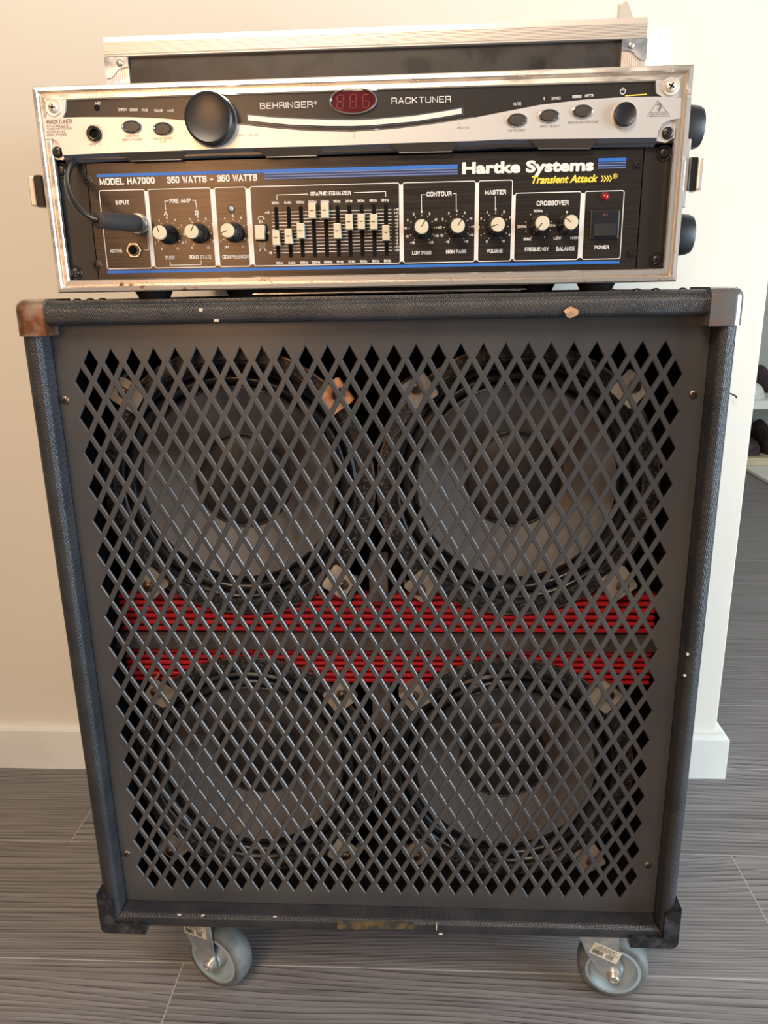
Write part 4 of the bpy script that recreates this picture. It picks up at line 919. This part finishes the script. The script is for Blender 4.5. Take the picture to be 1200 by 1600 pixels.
# slider slots and caps
FC = [(-0.0740,0.0000,0.8002),(-0.0641,0.0000,0.8011),(-0.0544,0.0000,0.8050),(-0.0448,0.0000,0.8198),(-0.0352,0.0000,0.8198),(-0.0256,0.0000,0.8043),(-0.0160,0.0000,0.8108),(-0.0063,0.0000,0.8109),(0.0033,0.0000,0.8104),(0.0128,0.0000,0.8022)]
for (x, _), f in zip(SX, FC):
    sl = obj('slider_slot', prism(bmesh.new(), rrect(x-.0015, x+.0015, eb-.0042, et+.0042, .0014), HY-.0003, HY+.0005), M['deep'], am)
    z = f[2]
    bm = bmesh.new(); box(bm, x-.0029, x+.0029, HY-.0090, HY-.0010, z-.0058, z+.0058, bev=.0006)
    fd = obj('fader_cap', bm, M['cream'], am, 'cream fader cap')
    bm = bmesh.new(); outline(bm, [(x-.0010, z), (x+.0010, z)], .0006, HY-.0091, closed=False); outline(bm, [(x-.0027, z+.0003), (x+.0027, z+.0003)], .00018, HY-.0090, closed=False)
    flat('fader_mark', bm, M['black'], fd)
(x, z) = (-0.0879,0.8047)
obj('push_button', B(x-.0038, x+.0038, HY-.0085, HY, z-.0056, z+.0056, bev=.0007), M['cream'], am, 'cream push button')
obj('button_slot', B(x-.0046, x+.0046, HY-.0005, HY+.0001, z-.0064, z+.0064), M['deep'], am)
for p, m_, lab, r_ in (((-0.1112,0.8233), 'clear_led', 'clear indicator lamp', .0023), ((0.1848,0.8255), 'red_led', 'dark red indicator lamp', .0030)):
    l = obj('indicator_lamp', LT([(r_, 0), (r_, .0006)] + [(r_*math.cos(R(a)), .0006+r_*.9*math.sin(R(a))) for a in (20, 40, 60, 80)] + [(0, .0006+r_*.9)], (p[0], HY, p[1]), seg=20), M[m_], am, lab, smooth=50)
    obj('lamp_ring', LT([(r_*1.3, 0), (r_*1.25, .0005), (r_, .0006)], (p[0], HY, p[1]), seg=24), M['black'], l)
# power switch
(x0, z0), (x1, z1) = [(0.1744,0.7940),(0.1971,0.8156)]
sw = obj('switch_frame', B(x0, x1, HY-.0022, HY, z0, z1, bev=.0008), M['plastic'], am, 'black switch frame')
cx, cz = (x0+x1)/2, (z0+z1)/2
bm = bmesh.new(); hw, hh = (x1-x0)/2-.0028, (z1-z0)/2-.0024
for a, b in ((cx-hw, cx+hw),):
    pts = [(HY-.0022, cz+hh), (HY-.0034, cz+hh), (HY-.0024, cz+hh*.1), (HY-.0066, cz-hh), (HY-.0022, cz-hh)]
    pa = [bm.verts.new((a, p, q)) for p, q in pts]; pb = [bm.verts.new((b, p, q)) for p, q in pts]
    bm.faces.new(pa); bm.faces.new(pb[::-1])
    for i in range(5): bm.faces.new((pa[i], pa[(i+1) % 5], pb[(i+1) % 5], pb[i]))
obj('rocker', bm, M['plastic'], sw, 'glossy black rocker')
bm = bmesh.new(); outline(bm, rrect(cx-.0013, cx+.0013, cz+hh*.78, cz+hh*.78+.0014, .0006, 3), .0003, HY-.0034)
flat('rocker_mark', bm, mat('dull_orange_mark', (.30, .12, .05), .5), sw)
# jacks
(x, z) = (-0.1937,0.7934)
bm = bmesh.new()
hexp = [(x+.0062*math.cos(R(60*i)), z+.0062*math.sin(R(60*i))) for i in range(6)]
prism(bm, hexp, HY-.0024, HY)
j = obj('jack_nut', bm, M['steel_screw'], am, 'steel hexagon nut of the lower jack')
obj('jack_collar', LT([(.0046, .0024), (.0044, .0040), (.0034, .0040), (.0032, .0010)], (x, HY, z), seg=24), M['screw'], j, smooth=35)
obj('jack_hole', LT([(.0034, .0030), (0, .0030)], (x, HY, z), seg=20), M['deep'], j)
(x, z) = (-0.1881,0.8136)
j = obj('jack_nut', LT([(.0084, 0), (.0084, .0030), (.0076, .0044), (.0056, .0044)], (x, HY, z), seg=32), M['steel_screw'], am, 'round steel nut of the upper jack', smooth=35)

# ================================================================== PATCH CABLE
P = [(-0.1870,0.0045,0.8132),(-0.1860,-0.0040,0.8130),(-0.1983,-0.0480,0.8121)]
a, b, e = [Vector(p) for p in P]
pc = thing('patch_cable', 'black instrument cable plugged into the amplifier input', 'cable', tuple(a))
ax = (e-b).normalized()
L = (e-b).length
obj('jack_plug', LT([(0, -.006), (.0040, -.006), (.0040, .001), (0, .001)], b, tuple(ax), 24), M['steel_screw'], pc, 'steel collar of plug', smooth=40)
obj('plug_sleeve', LT([(0, -.001), (.0064, -.001), (.0068, .001), (.0062, L*.75), (.0060, L), (.0052, L+.0006), (0, L+.0006)], b, tuple(ax), 24), M['plug'], pc, 'matt black plug sleeve', smooth=40)
W_ = [(-0.1983,-0.0480,0.8121),(-0.2043,-0.0485,0.8144),(-0.2125,-0.0460,0.8202),(-0.2195,-0.0400,0.8281),(-0.2260,-0.0300,0.8374),(-0.2310,-0.0180,0.8463),(-0.2338,-0.0050,0.8545),(-0.2332,0.0035,0.8604),(-0.2305,0.0078,0.8637)]
obj('cord', tube(bmesh.new(), spline(W_, 8), .0023, 14), M['cord'], pc, smooth=60)
pts = spline(W_, 8)

# ================================================================== FLIGHT CASE LID
LX0, LX1, LZ0, LZ1, LY = -.2545, .2445, .9144, .9895, .150
ld = thing('flight_case_lid', 'flat black flight case lid with aluminium edges lying on the rack case', 'case lid', (-.005, .27, LZ0))
obj('lid_board', B(LX0+.002, LX1-.002, LY+.003, .400, LZ0+.001, LZ1-.002), M['lam'], ld, 'black lid board')
bm = bmesh.new(); prof = [(LY+.004, LZ1), (LY+.0012, LZ1), (LY, LZ1-.0045)]
zc = LZ1-.0047
for i in range(9):
    prof += [(LY-.0004, zc), (LY-.0004, zc-.0008), (LY+.0003, zc-.0009), (LY+.0003, zc-.00105)]; zc -= .00112
prof += [(LY-.0006, zc), (LY-.0014, zc-.0012), (LY-.0014, zc-.0020), (LY, zc-.0028), (LY+.004, zc-.0028)]
va = [bm.verts.new((LX0, y_, z_)) for y_, z_ in prof]; vb = [bm.verts.new((LX1, y_, z_)) for y_, z_ in prof]
n = len(prof); bm.faces.new(va); bm.faces.new(vb[::-1])
for i in range(n): bm.faces.new((va[i], va[(i+1) % n], vb[(i+1) % n], vb[i]))
tr = obj('edge_trim', bm, M['alu_rough'], ld, 'ribbed aluminium edge strip')
zl = zc-.0028
for sx in (-1, 1):
    xa = LX0 if sx < 0 else LX1-.0215; xb = xa+.0215
    bm = bmesh.new(); pr_ = [(xa, LY+.004), (xa, LY)]; nn = 9; x = xa
    for i in range(nn): d_ = (xb-xa-.004)/nn; pr_ += [(x+d_*.2, LY), (x+d_*.5, LY+.0006), (x+d_*.8, LY)]; x += d_
    pr_ += [(xb, LY), (xb, LY+.004)]
    lo = [bm.verts.new((p, q, LZ0)) for p, q in pr_]; hi = [bm.verts.new((p, q, zl)) for p, q in pr_]; n = len(pr_)
    bm.faces.new(lo); bm.faces.new(hi[::-1])
    for i in range(n): bm.faces.new((lo[i], lo[(i+1) % n], hi[(i+1) % n], hi[i]))
    obj('corner_trim', bm, M['alu_rough'], ld, 'ribbed aluminium corner strip')
    s = 1 if sx < 0 else -1; xo = LX0-.0006 if sx < 0 else LX1+.0006
    shp = [(0, zl), (.0225, zl), (.0225, zl-.0085), (.016, zl-.0090), (.012, zl-.0105), (.008, zl-.0150), (.0045, zl-.0172), (0, zl-.0172)]
    br = obj('corner_bracket', prism(bmesh.new(), [(xo+s*p, q) for p, q in shp], LY-.0014, LY+.0002), M['zinc'], ld)
    obj('rivet', LT([(.0032, 0), (.0028, .0010), (.0015, .0016), (0, .0017)], (xo+s*.0145, LY-.0014, zl-.0050), seg=18), M['steel_screw'], br, smooth=60)
